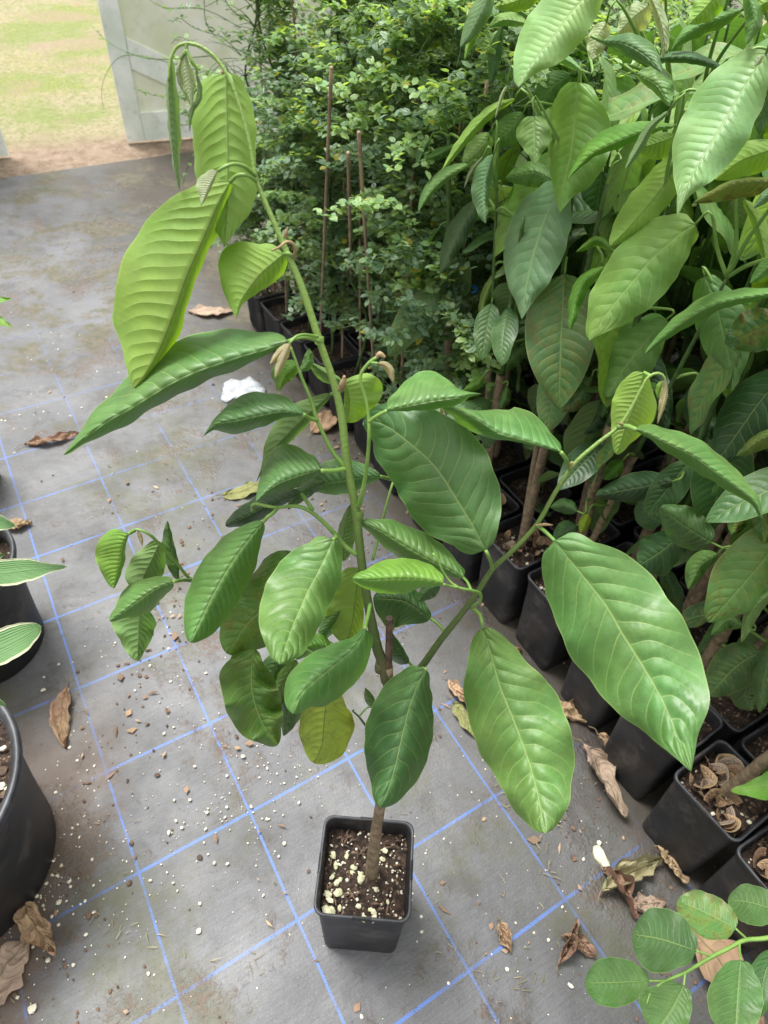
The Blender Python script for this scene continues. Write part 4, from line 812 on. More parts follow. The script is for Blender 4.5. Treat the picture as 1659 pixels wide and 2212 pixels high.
def attach(p3, maxz=None):
    best = None
    for P in PLANTS:
        d = np.linalg.norm(P['P']-p3, axis=1)+np.maximum(0, P['P'][:, 2]-p3[2])*.6
        k = int(d.argmin())
        if P['n'] < 88 and (best is None or d[k] < best[0]): best = (d[k], P, P['P'][k])
    return best[1], best[2]
def RL(face, mid, o0, o1, wa, wb, tint='m', dam=0., za=.02, zb=.02, N=None, ruf=None, label=None, name='leaf', pet_=True, nt_=None, ns=7):
    nt_ = nt_ or int(24+6*(N or 11))
    mb = MB(); rn_ = random.Random(int(mid[0][0]*3+mid[0][1]*5)); o0 -= .09; o1 -= .09; leaf(mb, WR, mid, o0, o1, wa, wb, za, zb, face, tint, dam, N, nt_, ns, ruf, rn_)
    b3 = WR(mid[0][0], mid[0][1], o0); P, q = attach(b3); P['n'] += 1
    if pet_:
        d0 = b3-WR(mid[1][0], mid[1][1], o0); d0 /= np.linalg.norm(d0)+1e-9; L = np.linalg.norm(q-b3)
        P3 = [b3, b3+d0*min(.025, L*.3)+np.array([0, 0, .004]), b3*.4+q*.6+np.array([0, 0, .01]), q]
        tube(mb, P3, [.0016, .0022, .0028, .0034], 6, 1, n=16)
    o = mb.build(name, [M_LEAF, M_YOUNGSTEM], P['e'], P['base'])
    if label: o['label'] = label
    return o
# upper right, in front
RL('t', [(1293, -40), (1262, -5), (1229, 33), (1196, 79), (1162, 120), (1138, 153), (1120, 188)], .02, -.08, [0, 40, 62, 68, 70, 66, 52, 30, 0], [0, 36, 50, 54, 54, 48, 34, 16, 0], 'p', N=20)
RL('t', [(1249, 177), (1245, 215), (1241, 269), (1233, 331), (1216, 406), (1208, 461)], .06, -.0, [0, 42, 52, 54, 50, 42, 30, 14, 0], [0, 48, 72, 82, 82, 72, 54, 22, 0], (.13, .27, .05), N=13, ruf=.008)
RL('t', [(1456, 273), (1403, 280), (1345, 300), (1282, 330), (1248, 362), (1227, 388)], .0, -.03, [0, 14, 24, 32, 32, 24, 12, 0], [0, 8, 14, 16, 14, 9, 5, 0], 'q', za=.05, zb=.03, N=16)
RL('u', [(1444, 241), (1407, 273), (1382, 315), (1351, 365)], -.04, -.05, [0, 8, 11, 9, 0], [0, 7, 10, 9, 0], 'g', N=22, ruf=.001)
RL('t', [(1655, 116), (1630, 153), (1597, 207), (1564, 265), (1531, 319), (1498, 373), (1475, 425), (1462, 470)], .0, -.13, [0, 52, 76, 84, 86, 82, 70, 44, 12, 0], [0, 34, 52, 58, 62, 60, 52, 34, 10, 0], 'p', N=21, ruf=.006, label='big pale ribbed leaf at the upper right edge')
RL('t', [(1648, 120), (1640, 130), (1630, 143)], -.04, -.05, 8, 8, 'w', pet_=False, name='young_leaf')
RL('u', [(1478, 318), (1436, 395), (1395, 450), (1350, 500), (1318, 531)], .05, .0, [0, 28, 40, 44, 42, 30, 0], [0, 28, 34, 32, 26, 18, 0], 'b', N=15, label='bright yellow green leaf under the big pale one')
RL('t', [(1218, 400), (1200, 426), (1179, 468), (1162, 517), (1150, 560), (1138, 615), (1127, 690)], .05, -.04, [0, 44, 62, 68, 68, 60, 44, 20, 0], [0, 40, 58, 62, 62, 54, 40, 18, 0], 'g', N=12)
RL('t', [(1502, 484), (1469, 505), (1440, 530), (1411, 556), (1369, 606), (1328, 656), (1295, 701), (1274, 736)], .03, -.08, [0, 48, 66, 72, 72, 68, 62, 52, 30, 0], [0, 38, 56, 66, 70, 66, 58, 44, 22, 0], (.115, .23, .045), N=11)
RL('t', [(1306, 577), (1262, 606), (1241, 652), (1231, 714)], .0, -.03, 14, 20, 'q')
RL('t', [(1690, 632), (1593, 645), (1531, 662), (1469, 700), (1423, 736), (1394, 764)], -.05, -.08, [0, 16, 22, 24, 20, 12, 0], [0, 10, 14, 18, 16, 8, 0], 'm', za=.05, zb=.03, N=16)
RL('u', [(1690, 315), (1640, 332), (1595, 350), (1545, 388)], .04, .03, 34, 40, 'b', N=10)
RL('t', [(1690, 388), (1600, 392), (1550, 410), (1498, 437)], .03, .0, 8, 36, (.12, .18, .04), dam=.6, N=12)
RL('u', [(1606, 431), (1634, 476), (1650, 540), (1657, 592)], .05, .05, 14, 20, 'b')
RL('t', [(1523, 596), (1545, 650), (1562, 720), (1578, 790), (1577, 842)], .07, .03, [0, 42, 52, 54, 50, 40, 22, 0], [0, 32, 52, 58, 56, 46, 24, 0], 'm', N=10)
RL('t', [(1690, 690), (1640, 712), (1600, 728), (1565, 742)], .02, .02, 50, 46, 'd', dam=.8, N=8, ruf=.01)
RL('t', [(1440, 690), (1400, 730), (1360, 780), (1330, 825), (1311, 858)], .08, .03, [0, 40, 58, 64, 60, 44, 0], [0, 30, 44, 50, 48, 38, 0], 'm', N=9)
RL('t', [(1237, 660), (1215, 675), (1191, 690), (1142, 731)], .1, .08, 22, 24, 'm')
RL('t', [(1280, 712), (1237, 730), (1204, 757), (1167, 793)], .12, .1, 32, 30, 'd')
RL('t', [(1086, 718), (1038, 728), (993, 752)], .08, .05, 22, 22, 'm')
RL('u', [(1093, 578), (1063, 610), (1045, 655), (1040, 712)], .06, .04, 12, 12, 'q', dam=.4)
RL('t', [(1110, 638), (1109, 690), (1107, 752)], .1, .08, 18, 20, 'm')
RL('t', [(1137, 742), (1109, 770), (1080, 806)], .1, .08, 20, 20, 'm')
RL('t', [(1154, 250), (1155, 290), (1157, 357)], .0, -.03, [0, 34, 40, 30, 14, 0], [0, 30, 36, 28, 12, 0], 'p', N=9)
RL('u', [(1112, 213), (1063, 240), (1018, 285), (975, 340), (955, 369)], -.0, -.04, 15, 12, 'b')
RL('t', [(1058, 288), (1035, 318), (1000, 352)], .04, .03, 26, 26, 'p')
RL('t', [(1014, 357), (984, 370), (954, 390), (925, 420), (904, 458)], -.0, -.04, 20, 9, 'p', za=.03)
RL('t', [(1066, 334), (1051, 373), (1044, 422), (1049, 483)], -.02, -.05, 28, 14, 'g', N=16)
RL('t', [(1044, 338), (1020, 368), (1003, 405)], -.01, -.02, 6, 5, 'w', N=14, name='young_leaf')
RL('u', [(1096, 183), (1085, 205), (1070, 255)], -.02, -.03, 4, 4, 'w', N=14, name='young_leaf')
RL('t', [(1196, 392), (1150, 372), (1092, 385)], .06, .04, 24, 34, 'm')
RL('t', [(1130, 244), (1096, 282), (1057, 312)], .08, .08, 28, 34, 'm')
RL('t', [(1104, 470), (1060, 452), (1008, 481)], .05, .03, 6, 16, 'q')
RL('t', [(1035, 430), (990, 500), (950, 592)], .03, .0, 24, 24, (.07, .13, .06))
RL('t', [(930, 300), (915, 320), (900, 360)], .02, .0, 12, 10, 'g')
RL('t', [(985, 312), (950, 330), (905, 350)], .03, .0, 10, 14, 'm')
RL('t', [(1062, -30), (1030, 40), (995, 102)], .0, -.03, 22, 24, 'g')
RL('u', [(1048, 28), (1020, 80), (1004, 128)], .02, .0, 10, 12, 'b')
RL('u', [(1138, 50), (1090, 43), (1056, 59)], .02, .0, 18, 14, 'q')
RL('t', [(1085, 58), (1070, 110), (1060, 185)], .06, .05, 14, 15, 'd')
RL('u', [(1170, -20), (1110, 4), (1070, 14)], .03, .03, 26, 26, 'b')
RL('u', [(1310, 48), (1290, 82), (1277, 128)], .0, -.02, 22, 26, 'w', N=11)
RL('t', [(1303, 89), (1350, 95), (1395, 121), (1430, 158)], -.03, -.06, [0, 14, 22, 24, 18, 8, 0], [0, 14, 26, 30, 28, 16, 0], 'M', N=11)
RL('t', [(1255, 151), (1212, 126), (1172, 147)], .04, .03, 10, 14, 'p')
RL('t', [(1232, 160), (1190, 190), (1160, 242)], .12, .12, 30, 34, 'd')
RL('u', [(1400, -20), (1425, 40), (1435, 90), (1430, 127)], -.02, -.03, 12, 16, 'w')
RL('u', [(1402, 10), (1365, 40), (1335, 72)], .05, .05, 26, 36, 'w', N=10)
RL('t', [(1375, 160), (1420, 185), (1446, 230)], .04, .03, 16, 34, 'm')
RL('t', [(1410, 128), (1480, 124), (1530, 136), (1572, 156)], .05, .04, 13, 14, 'd')
RL('t', [(1602, 22), (1530, 48), (1480, 75), (1450, 108)], .06, .05, 16, 24, 'm')
RL('u', [(1560, -30), (1525, 15), (1488, 52)], .03, .02, 30, 32, 'b')
RL('t', [(1612, -20), (1630, 30), (1626, 60), (1612, 96)], .0, -.01, 22, 18, 'm')
RL('u', [(1700, -10), (1650, 8), (1628, 35)], .02, .02, 28, 26, 'b')
RL('t', [(1300, 370), (1290, 440), (1275, 512)], .16, .15, 42, 46, 'd', N=9)
RL('u', [(1460, 295), (1410, 312), (1368, 322)], .05, .05, 22, 36, 'b')
RL('t', [(1325, 541), (1290, 516), (1244, 544)], .02, .0, 6, 16, 'q')
RL('t', [(1335, 330), (1328, 300), (1322, 265)], .08, .08, 7, 7, 'm')
RL('t', [(1680, 150), (1648, 240), (1640, 290)], .05, .05, 30, 24, 'd')
RL('t', [(1690, 395), (1650, 428), (1628, 450)], -.02, -.03, 12, 14, 'g')
RL('t', [(1700, 560), (1665, 572), (1620, 612)], .0, -.02, 18, 16, 'm')
# lower right
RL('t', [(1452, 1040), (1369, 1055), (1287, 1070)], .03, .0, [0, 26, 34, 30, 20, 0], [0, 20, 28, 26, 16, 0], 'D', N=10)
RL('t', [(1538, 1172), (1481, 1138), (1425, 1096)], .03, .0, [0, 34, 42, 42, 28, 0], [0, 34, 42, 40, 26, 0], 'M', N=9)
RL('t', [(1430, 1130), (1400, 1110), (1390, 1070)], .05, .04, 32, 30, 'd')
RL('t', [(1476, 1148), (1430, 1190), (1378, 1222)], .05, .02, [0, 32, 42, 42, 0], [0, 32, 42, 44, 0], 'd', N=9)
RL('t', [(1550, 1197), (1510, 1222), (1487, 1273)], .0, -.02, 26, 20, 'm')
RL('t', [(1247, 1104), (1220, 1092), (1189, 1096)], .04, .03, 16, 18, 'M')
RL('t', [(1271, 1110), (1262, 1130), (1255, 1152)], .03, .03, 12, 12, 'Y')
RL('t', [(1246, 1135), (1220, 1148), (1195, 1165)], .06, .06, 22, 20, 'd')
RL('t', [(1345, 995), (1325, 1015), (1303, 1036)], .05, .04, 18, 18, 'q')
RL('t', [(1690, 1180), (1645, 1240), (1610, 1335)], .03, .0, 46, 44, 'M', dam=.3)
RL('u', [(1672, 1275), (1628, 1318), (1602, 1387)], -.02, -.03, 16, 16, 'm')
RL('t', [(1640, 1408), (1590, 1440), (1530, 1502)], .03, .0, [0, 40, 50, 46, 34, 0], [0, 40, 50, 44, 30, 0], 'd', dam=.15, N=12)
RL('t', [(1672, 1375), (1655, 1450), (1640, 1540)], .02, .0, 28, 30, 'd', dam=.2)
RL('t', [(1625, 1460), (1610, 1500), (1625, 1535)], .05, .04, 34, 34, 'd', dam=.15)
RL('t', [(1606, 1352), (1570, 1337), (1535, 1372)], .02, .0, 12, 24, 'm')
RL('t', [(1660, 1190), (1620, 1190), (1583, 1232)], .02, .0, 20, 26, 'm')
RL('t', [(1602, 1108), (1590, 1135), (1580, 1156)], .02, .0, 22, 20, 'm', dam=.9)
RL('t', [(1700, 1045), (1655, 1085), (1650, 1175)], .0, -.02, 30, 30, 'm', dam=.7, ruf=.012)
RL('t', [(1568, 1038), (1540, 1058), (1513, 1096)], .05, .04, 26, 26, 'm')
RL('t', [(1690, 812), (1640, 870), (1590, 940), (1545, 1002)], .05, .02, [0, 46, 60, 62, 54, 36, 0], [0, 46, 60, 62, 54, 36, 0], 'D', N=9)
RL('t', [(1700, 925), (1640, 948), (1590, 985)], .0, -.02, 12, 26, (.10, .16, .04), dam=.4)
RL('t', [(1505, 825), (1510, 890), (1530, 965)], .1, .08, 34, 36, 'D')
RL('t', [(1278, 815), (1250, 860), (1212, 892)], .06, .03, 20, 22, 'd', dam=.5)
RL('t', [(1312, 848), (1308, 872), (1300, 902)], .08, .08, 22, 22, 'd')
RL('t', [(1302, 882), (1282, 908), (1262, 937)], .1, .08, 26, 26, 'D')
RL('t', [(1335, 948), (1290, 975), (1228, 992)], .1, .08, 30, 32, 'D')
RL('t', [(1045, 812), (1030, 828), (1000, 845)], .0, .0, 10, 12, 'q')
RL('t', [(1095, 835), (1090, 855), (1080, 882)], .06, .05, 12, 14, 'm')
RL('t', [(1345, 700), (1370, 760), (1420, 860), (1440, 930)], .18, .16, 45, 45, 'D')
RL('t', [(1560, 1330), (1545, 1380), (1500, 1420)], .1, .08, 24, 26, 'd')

# leaves deeper in the row, in world space
_uleaf = {}
def unit_leaf(k, tint, dam):
    key = (k, tint, dam)
    if key in _uleaf: return _uleaf[key]
    rn_ = random.Random(k*31+7); nt_, ns = 56, 6; vs, uv = [], []; droop = rn_.uniform(.25, .9); wv = rn_.uniform(.20, .27); cup = rn_.uniform(-.10, .16); N = rn_.uniform(10, 14); f1 = rn_.uniform(0, 6)
    for i in range(nt_):
        t = i/(nt_-1); th = -droop*t; x = math.sin(1e-6+droop*t)/droop; z = (math.cos(droop*t)-1)/droop; w_ = wv*prof(t)
        for j in range(-ns, ns+1):
            q = j/ns; vs.append((x+.0*q, w_*q, z+cup*w_*2.2*abs(q)**1.5+.018*q*q*math.sin(t*15+f1+(2 if q > 0 else 0))+.11/N*quilt(t*N, q))); uv.append((.5+.5*q, t*N))
    m_ = 2*ns+1; mb = MB(); col = COL[tint]; kk = rn_.uniform(.88, 1.1)
    mb.add(vs, [(i*m_+j, (i+1)*m_+j, (i+1)*m_+j+1, i*m_+j+1) for i in range(nt_-1) for j in range(m_-1)], 0, uv, (col[0]*kk, col[1]*kk, col[2]*kk, dam))
    tube(mb, [(-.14, 0, -.02), (-.06, 0, .015), (0, 0, 0)], [.010, .009], 5, 1, n=6)
    me = mb.mesh('leaf', [M_LEAF, M_YOUNGSTEM]); _uleaf[key] = me; return me
rn = random.Random(2024)
def fill_leaves(P, n, zlo, zhi, tmin, size=(.15, .26)):
    for _ in range(n):
        k = rn.randrange(len(P['P'])); q = P['P'][k].copy()
        tries = 0
        while not (zlo < q[2] < zhi) and tries < 30: k = rn.randrange(len(P['P'])); q = P['P'][k].copy(); tries += 1
        L = rn.uniform(*size)*(1. if q[2] > 1.0 else .8 if q[2] > .75 else .62); az_ = rn.uniform(0, 6.283); pitch = rn.uniform(.1, 1.35); roll_ = rn.uniform(-.5, .5)
        d = np.array([math.cos(az_), math.sin(az_), 0]); b0 = q+d*L*.14
        tip = b0+d*L*.8
        tt = (tip[:2]-ROW0) @ E2; t0 = (b0[:2]-ROW0) @ E2
        if min(tt, t0) < tmin and q[2] > .35: 
            d = -d; az_ += math.pi; b0 = q+d*L*.14
        tint = rn.choice(['m', 'q', 'q', 'p', 'p', 'M', 'b'] if q[2] > 1.05 else ['m', 'M', 'M', 'd', 'd'] if q[2] > .8 else ['M', 'd', 'd', 'D'])  # darker tints lower down paint in the shade inside the row
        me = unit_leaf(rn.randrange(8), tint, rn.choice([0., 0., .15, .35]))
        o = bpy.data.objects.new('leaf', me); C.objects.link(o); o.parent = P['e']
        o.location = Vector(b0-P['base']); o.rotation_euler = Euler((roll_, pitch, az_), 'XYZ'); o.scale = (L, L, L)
for i, P in enumerate(PLANTS):
    if P['t'] < .1: fill_leaves(P, 9 if i != 1 else 3, .55, 1.1, .10); fill_leaves(P, 4, .36, .62, .02, (.08, .14))
    else: fill_leaves(P, 30, .40, 1.5, .14)
# a third and fourth row, copied
src = [P for P in PLANTS if P['t'] > .1]
def copy_tree(o, parent=None):
    c = o.copy(); C.objects.link(c); c.parent = parent
    for ch in o.children: copy_tree(ch, c)
    return c
ordn = ['nearest the right edge', 'second from the right edge', 'third from the right edge', 'fourth from the right edge', 'fifth from the right edge', 'sixth from the right edge', 'last before the small leaved saplings']
def slim(P, rws, rn_):
    """a copy with pot, soil, stems and the leaves of its own world-space foliage"""
    e = P['e'].copy(); C.objects.link(e)
    for ch in P['e'].children:
        if ch.name.split('.')[0] == 'leaf' and ch.scale[0] == 1.: continue
        if ch.name.split('.')[0] == 'young_leaf': continue
        c = ch.copy(); C.objects.link(c); c.parent = e
        for g2 in ch.children:
            if g2.name.split('.')[0] in ('rim', 'soil'): d = g2.copy(); C.objects.link(d); d.parent = c
    return e
for r_, tt in ((0, .36), (1, .53), (2, .70), (3, .88), (4, 1.06)):
    for i, P in enumerate(src):
        e = slim(P, r_, rn); b_ = row(P['s']-.02, tt+.02*(i % 2)); e.location = tuple(b_); e.scale = (1, 1, 1.03)
        e['label'] = 'tall leafy plant in the %s row of square pots, %s' % (['third', 'fourth', 'fifth', 'sixth', 'last'][r_], ordn[i])

# ------------------------------------------------------------ leafy shoots that come in from the right and left edges
def side_plant(base, label, W, stems, leaves, pot=True, tintm=M_YOUNGSTEM):
    base = np.array(base, float); e = empty('potted_plant', tuple(base), label, 'potted plant')
    if pot: add_pot(e, .24, .0785, .066, soil_d=.03, seed=8, perl=20)
    for pts, px in stems:
        mb = MB(); P3 = [base+np.array([0, 0, .2])]+[W(*p) for p in pts]; rr = [rp(W, *pts[0], px[0])]+[rp(W, *p, q) for p, q in zip(pts, np.interp(SX(len(pts)), SX(len(px)), px))]
        tube(mb, P3, rr, 8, 0, wob=.04, n=len(P3)*8); mb.build('branch', tintm, e, base)
    for (face, mid, o0, o1, wa, wb, tint, dam, pt) in leaves:
        mb = MB(); leaf(mb, W, mid, o0, o1, wa, wb, .008, .008, face, tint, dam, 11, 90, 8, .002, random.Random(int(mid[0][1])))
        if pt: P3 = [W(*p) for p in pt]+[W(mid[0][0], mid[0][1], o0)]; tube(mb, P3, [.0022, .0018], 6, 1, n=8)
        mb.build('leaf', [M_LEAF, M_YOUNGSTEM], e, base)
    return e
def WH(u, v, off=0.): return atz(u, v, .30+off)       # a flat spray of leaves 30 cm above the mat
SB = atz(1950, 2010, .30); SB = (SB[0]+.02, SB[1], 0)
side_plant(SB, 'low leafy branch with seven oval leaves reaching in at the bottom right corner', WH,
  [([(1760, 2005, .0), (1659, 2026, 0.), (1609, 2031, 0.), (1575, 2048, 0.), (1539, 2066, 0.), (1479, 2101, 0.), (1440, 2118, 0.), (1408, 2140, 0.), (1397, 2168, 0.)], [6, 6, 5.5, 5.5, 5, 4.5, 4, 3.5, 2])],
  [('t', [(1402, 2119), (1330, 2122), (1263, 2124)], .0, .0, [0, 34, 48, 54, 54, 44, 0], [0, 34, 48, 54, 52, 42, 0], (.062, .150, .036), 0, [(1440, 2118, 0.)]),
   ('t', [(1504, 2054), (1429, 2029), (1366, 2018)], .01, .01, [0, 38, 60, 66, 66, 56, 0], [0, 46, 66, 74, 72, 56, 0], (.050, .125, .034), 0, [(1540, 2066, 0.)]),
   ('t', [(1589, 2006), (1529, 1974), (1463, 1945)], .01, .0, [0, 30, 40, 42, 40, 34, 0], [0, 40, 50, 50, 44, 36, 0], 'm', .5, [(1615, 2030, 0.)]),
   ('t', [(1690, 1972), (1625, 1950), (1572, 1944)], .0, .0, [0, 30, 36, 38, 34, 0], [0, 36, 46, 46, 38, 0], (.050, .125, .034), 0, [(1720, 2010, 0.)]),
   ('t', [(1477, 2129), (1449, 2184), (1415, 2230)], .0, -.01, [0, 50, 72, 76, 60, 0], [0, 30, 42, 46, 40, 0], (.062, .150, .036), 0, [(1480, 2101, 0.)]),
   ('t', [(1599, 2074), (1594, 2144), (1588, 2240)], .01, .0, [0, 44, 60, 66, 60, 46, 0], [0, 34, 50, 56, 54, 42, 0], (.062, .150, .036), 0, [(1597, 2036, 0.)]),
   ('t', [(1700, 2060), (1655, 2095), (1640, 2200)], .0, .0, 34, 34, (.050, .125, .034), 0, [(1690, 2022, 0.)])])
def WH2(u, v, off=0.): return atz(u, v, .42+off)
b_ = atz(1960, 1690, .42)
side_plant((b_[0], b_[1], 0), 'shoot whose one bright pointed leaf enters at the right edge above the pots', WH2, [([(1850, 1690, 0.), (1740, 1690, 0.)], [5, 4])],
  [('t', [(1735, 1688), (1690, 1690), (1630, 1702), (1579, 1708)], .0, -.02, [0, 24, 30, 22, 12, 0], [0, 26, 34, 28, 14, 0], 'q', 0, [(1760, 1690, 0.)])])
def WH3(u, v, off=0.): return atz(u, v, .62+off)
b_ = atz(-260, 680, .62)
side_plant((b_[0], b_[1], 0), 'shoot whose bright narrow leaf tips enter at the left edge', WH3, [([(-160, 660, 0.), (-60, 660, 0.)], [5, 4])],
  [('t', [(-60, 656), (-20, 650), (26, 645)], .0, .0, 8, 9, 'q', 0, [(-80, 660, 0.)]), ('t', [(-60, 670), (-15, 685), (26, 706)], .0, -.01, 12, 10, 'q', 0, [(-80, 660, 0.)])])
# ------------------------------------------------------------ small-leaved saplings in ribbed pots
def sapling_meshes(k):
    rn_ = random.Random(k*17+1); tw = MB(); lf = MB(); H = rn_.uniform(1.30, 1.62); stems = []
    main = [(0, 0, .17)]
    for i in range(1, 7): main.append((rn_.gauss(0, .02)*i**.6, rn_.gauss(0, .02)*i**.6, .17+(H-.17)*i/6))
    P = tube(tw, main, [.0048, .0022], 6, 0, n=26)
    for _ in range(100):
        i = int((.14+.86*rn_.random()**.8)*25*.98); b0 = P[i]; a = rn_.uniform(0, 6.28); l = rn_.uniform(.08, .20)*(1.1-.3*i/25); up = rn_.uniform(-.3, .9)
        d = np.array([math.cos(a), math.sin(a), up]); d /= np.linalg.norm(d); e_ = b0+d*l+np.array([0, 0, rn_.uniform(-.05, .04)])
        mid_ = (b0+e_)/2+np.array([rn_.gauss(0, .01), rn_.gauss(0, .01), .015]); Q = tube(tw, [b0, mid_, e_], [.0015, .0007], 4, 0, n=8)
        nl = int(l/.0036)
        fresh = rn_.random() < (.18+1.3*max(0, (i/25-.5)))
        for j in range(nl):
            q = Q[min(7, 1+int(j/nl*7))]+np.array([rn_.gauss(0, .006) for _ in range(3)])
            for _s in range(2 if rn_.random() < .35 else 1):
                th = rn_.uniform(0, 6.28); el_ = rn_.uniform(-.7, .8); L = rn_.uniform(.013, .023); W_ = L*rn_.uniform(.26, .34)
                ax = np.array([math.cos(th)*math.cos(el_), math.sin(th)*math.cos(el_), math.sin(el_)]); sd_ = np.cross(ax, [0, 0, 1]); sd_ /= np.linalg.norm(sd_)+1e-9
                sd_ = sd_*math.cos(rn_.uniform(-.6, .6))+np.cross(ax, sd_)*math.sin(rn_.uniform(-.7, .7)); nn = np.cross(sd_, ax)
                c = rn_.choice([(.26, .41, .19), (.30, .45, .19), (.22, .37, .18)]) if fresh else rn_.choice([(.14, .24, .15), (.17, .28, .18), (.11, .20, .125), (.20, .31, .17)])
                if rn_.random() < .02: c = (.34, .34, .05)
                pts = [q, q+ax*L*.30+sd_*W_*.9+nn*L*.05, q+ax*L*.68+sd_*W_*.85+nn*L*.05, q+ax*L-nn*L*.06, q+ax*L*.68-sd_*W_*.85+nn*L*.05, q+ax*L*.30-sd_*W_*.9+nn*L*.05, q+ax*L*.5]
                lf.add(pts, [(0, 1, 6), (1, 2, 6), (2, 3, 6), (3, 4, 6), (4, 5, 6), (5, 0, 6)], 0, [(.5, 0), (1, .3), (1, .7), (.5, 1), (0, .7), (0, .3), (.5, .5)], (*c, 0))
    return tw.mesh('branches', [M_STEM]), lf.mesh('crown', [M_SMALL])
SAPM = [sapling_meshes(k) for k in range(6)]
cm = MB(); tube(cm, [(0, 0, 0), (.004, .002, .5), (0, .004, 1.0)], [.0046, .0042], 7, 0, wob=.03, n=14)
for z in (.18, .42, .66, .87): tube(cm, [(0.002, .001, z-.004), (.002, .001, z+.004)], [.0054, .0054], 7, 0, n=4)
CANE = cm.mesh('cane', [M_CANE])
tg = MB(); tube(tg, [(-.012, 0, 0), (0, .006, .003), (.012, 0, 0), (.004, -.006, -.006)], [.004, .005, .003], 6, 0, n=9); TAG = tg.mesh('plant_tie', [M_BLUE])
def proto_sapling():
    e = empty('small_leaved_sapling', (0, 0, -50)); add_pot(e, .20, .082, .070, True, soil_d=.03, seed=2, perl=30); return e
protos = []
rn = random.Random(99); first = proto_sapling()
POTPARTS = list(first.children)
rowname = ['front', 'second', 'third', 'fourth', 'fifth', 'sixth', 'seventh']
posname = ['leftmost', 'second from the left', 'third from the left', 'fourth from the left', 'fifth from the left', 'sixth from the left', 'seventh from the left', 'eighth from the left']
cnt = 0
canes_at = {(0, 2): None}
for j in range(7):
    for i in range(8):
        s = .06+i*.178+rn.uniform(-.015, .015); t = .04+j*.20+rn.uniform(-.012, .012)
        if j > 2 and i == 7: continue
        if s > 1.32: continue
        base = row(s, t); v = rn.randrange(6); hs_ = rn.uniform(.88, 1.08)*(.96 if j < 2 else .92 if j < 4 else .84)*(.80 if i == 0 else 1.)
        if cnt == 0: e = first
        else:
            e = first.copy(); C.objects.link(e)
            for pch in POTPARTS:
                c = pch.copy(); C.objects.link(c); c.parent = e
                if j < 3:
                    for g2 in pch.children: d = g2.copy(); C.objects.link(d); d.parent = c
        cnt += 1
        e.location = tuple(base); e.rotation_euler = (0, 0, math.atan2(E1[1], E1[0])+rn.uniform(-.05, .05)+rn.choice([0, math.pi/2, math.pi]))
        e['category'] = 'sapling'; e['group'] = 'small leaved saplings in ribbed black pots'
        e['label'] = 'green sapling in the %s row of ribbed pots, %s' % (rowname[j], posname[i])
        tm, lm = SAPM[v]
        for nm, me in (('branches', tm), ('crown', lm)):
            o = bpy.data.objects.new(nm, me); C.objects.link(o); o.parent = e; o.scale = (1.2, 1.2, hs_); o.rotation_euler = (0, 0, rn.uniform(0, 6.3))
        if (j < 4 and rn.random() < .75) or j == 0:
            o = bpy.data.objects.new('cane', CANE); C.objects.link(o); o.parent = e; o.location = (rn.uniform(-.03, .03), rn.uniform(-.03, .03), .10); o.scale = (1, 1, rn.uniform(.9, 1.25)); o.rotation_euler = (rn.uniform(-.05, .05), rn.uniform(-.05, .05), 0)
        if rn.random() < .4:
            o = bpy.data.objects.new('plant_tie', TAG); C.objects.link(o); o.parent = e; o.location = (rn.uniform(-.05, .05), rn.uniform(-.05, .05), rn.uniform(.6, 1.3))
# the two canes that show in front of the foliage
for (u0, v0, u1, v1, lab) in [(693, 705, 716, 145, 'long straight bamboo cane standing in front of the saplings, left one'), (805, 752, 775, 285, 'bamboo cane leaning left in front of the saplings, right one'), (758, 560, 752, 330, 'short faint bamboo cane between the two long ones')]:
    offb, offt = -.01, -.20
    a_, b2 = WR(u0, v0, offb), WR(u1, v1, offt)
    mb = MB(); L = b2-a_; tube(mb, [a_-L*(.25 if a_[2] > .35 else .08), a_+L*.3, a_+L*.65, b2], [.0045, .0043, .0040], 9, 0, wob=.03, n=30)
    for k in (.05, .28, .5, .72, .93): c = a_+L*k; tube(mb, [c-L*.006, c+L*.006], [.0051, .0051], 9, 0, n=4)
    o = mb.build('bamboo_cane', M_CANE, base=a_); o.location = tuple(a_); tagit(o, lab, 'cane', 'bamboo canes')

# long loose twigs reaching left over the door
def twig(parent_pts, leaves_n, seed, label):
    rn_ = random.Random(seed); P3 = [WR(*p) for p in parent_pts]; b0 = P3[0]; mb = MB(); P = tube(mb, P3, [.0022, .0010], 5, 0, n=30)
    lf = MB()
    for k in range(leaves_n):
        q = P[int(rn_.uniform(.25, 1)*29)]; th = rn_.uniform(0, 6.28); el_ = rn_.uniform(-.3, .6); L = rn_.uniform(.022, .036); W_ = L*.27
        ax = np.array([math.cos(th)*math.cos(el_), math.sin(th)*math.cos(el_), math.sin(el_)]); sd_ = np.cross(ax, [0, 0, 1]); sd_ /= np.linalg.norm(sd_); nn = np.cross(sd_, ax)
        c = rn_.choice([(.10, .20, .05), (.06, .14, .045), (.14, .25, .06)])
        pts = [q, q+ax*L*.30+sd_*W_*.9+nn*L*.05, q+ax*L*.68+sd_*W_*.85+nn*L*.05, q+ax*L-nn*L*.06, q+ax*L*.68-sd_*W_*.85+nn*L*.05, q+ax*L*.30-sd_*W_*.9+nn*L*.05, q+ax*L*.5]
        lf.add(pts, [(0, 1, 6), (1, 2, 6), (2, 3, 6), (3, 4, 6), (4, 5, 6), (5, 0, 6)], 0, [(.5, 0), (1, .3), (1, .7), (.5, 1), (0, .7), (0, .3), (.5, .5)], (*c, 0))
    return mb, lf, b0
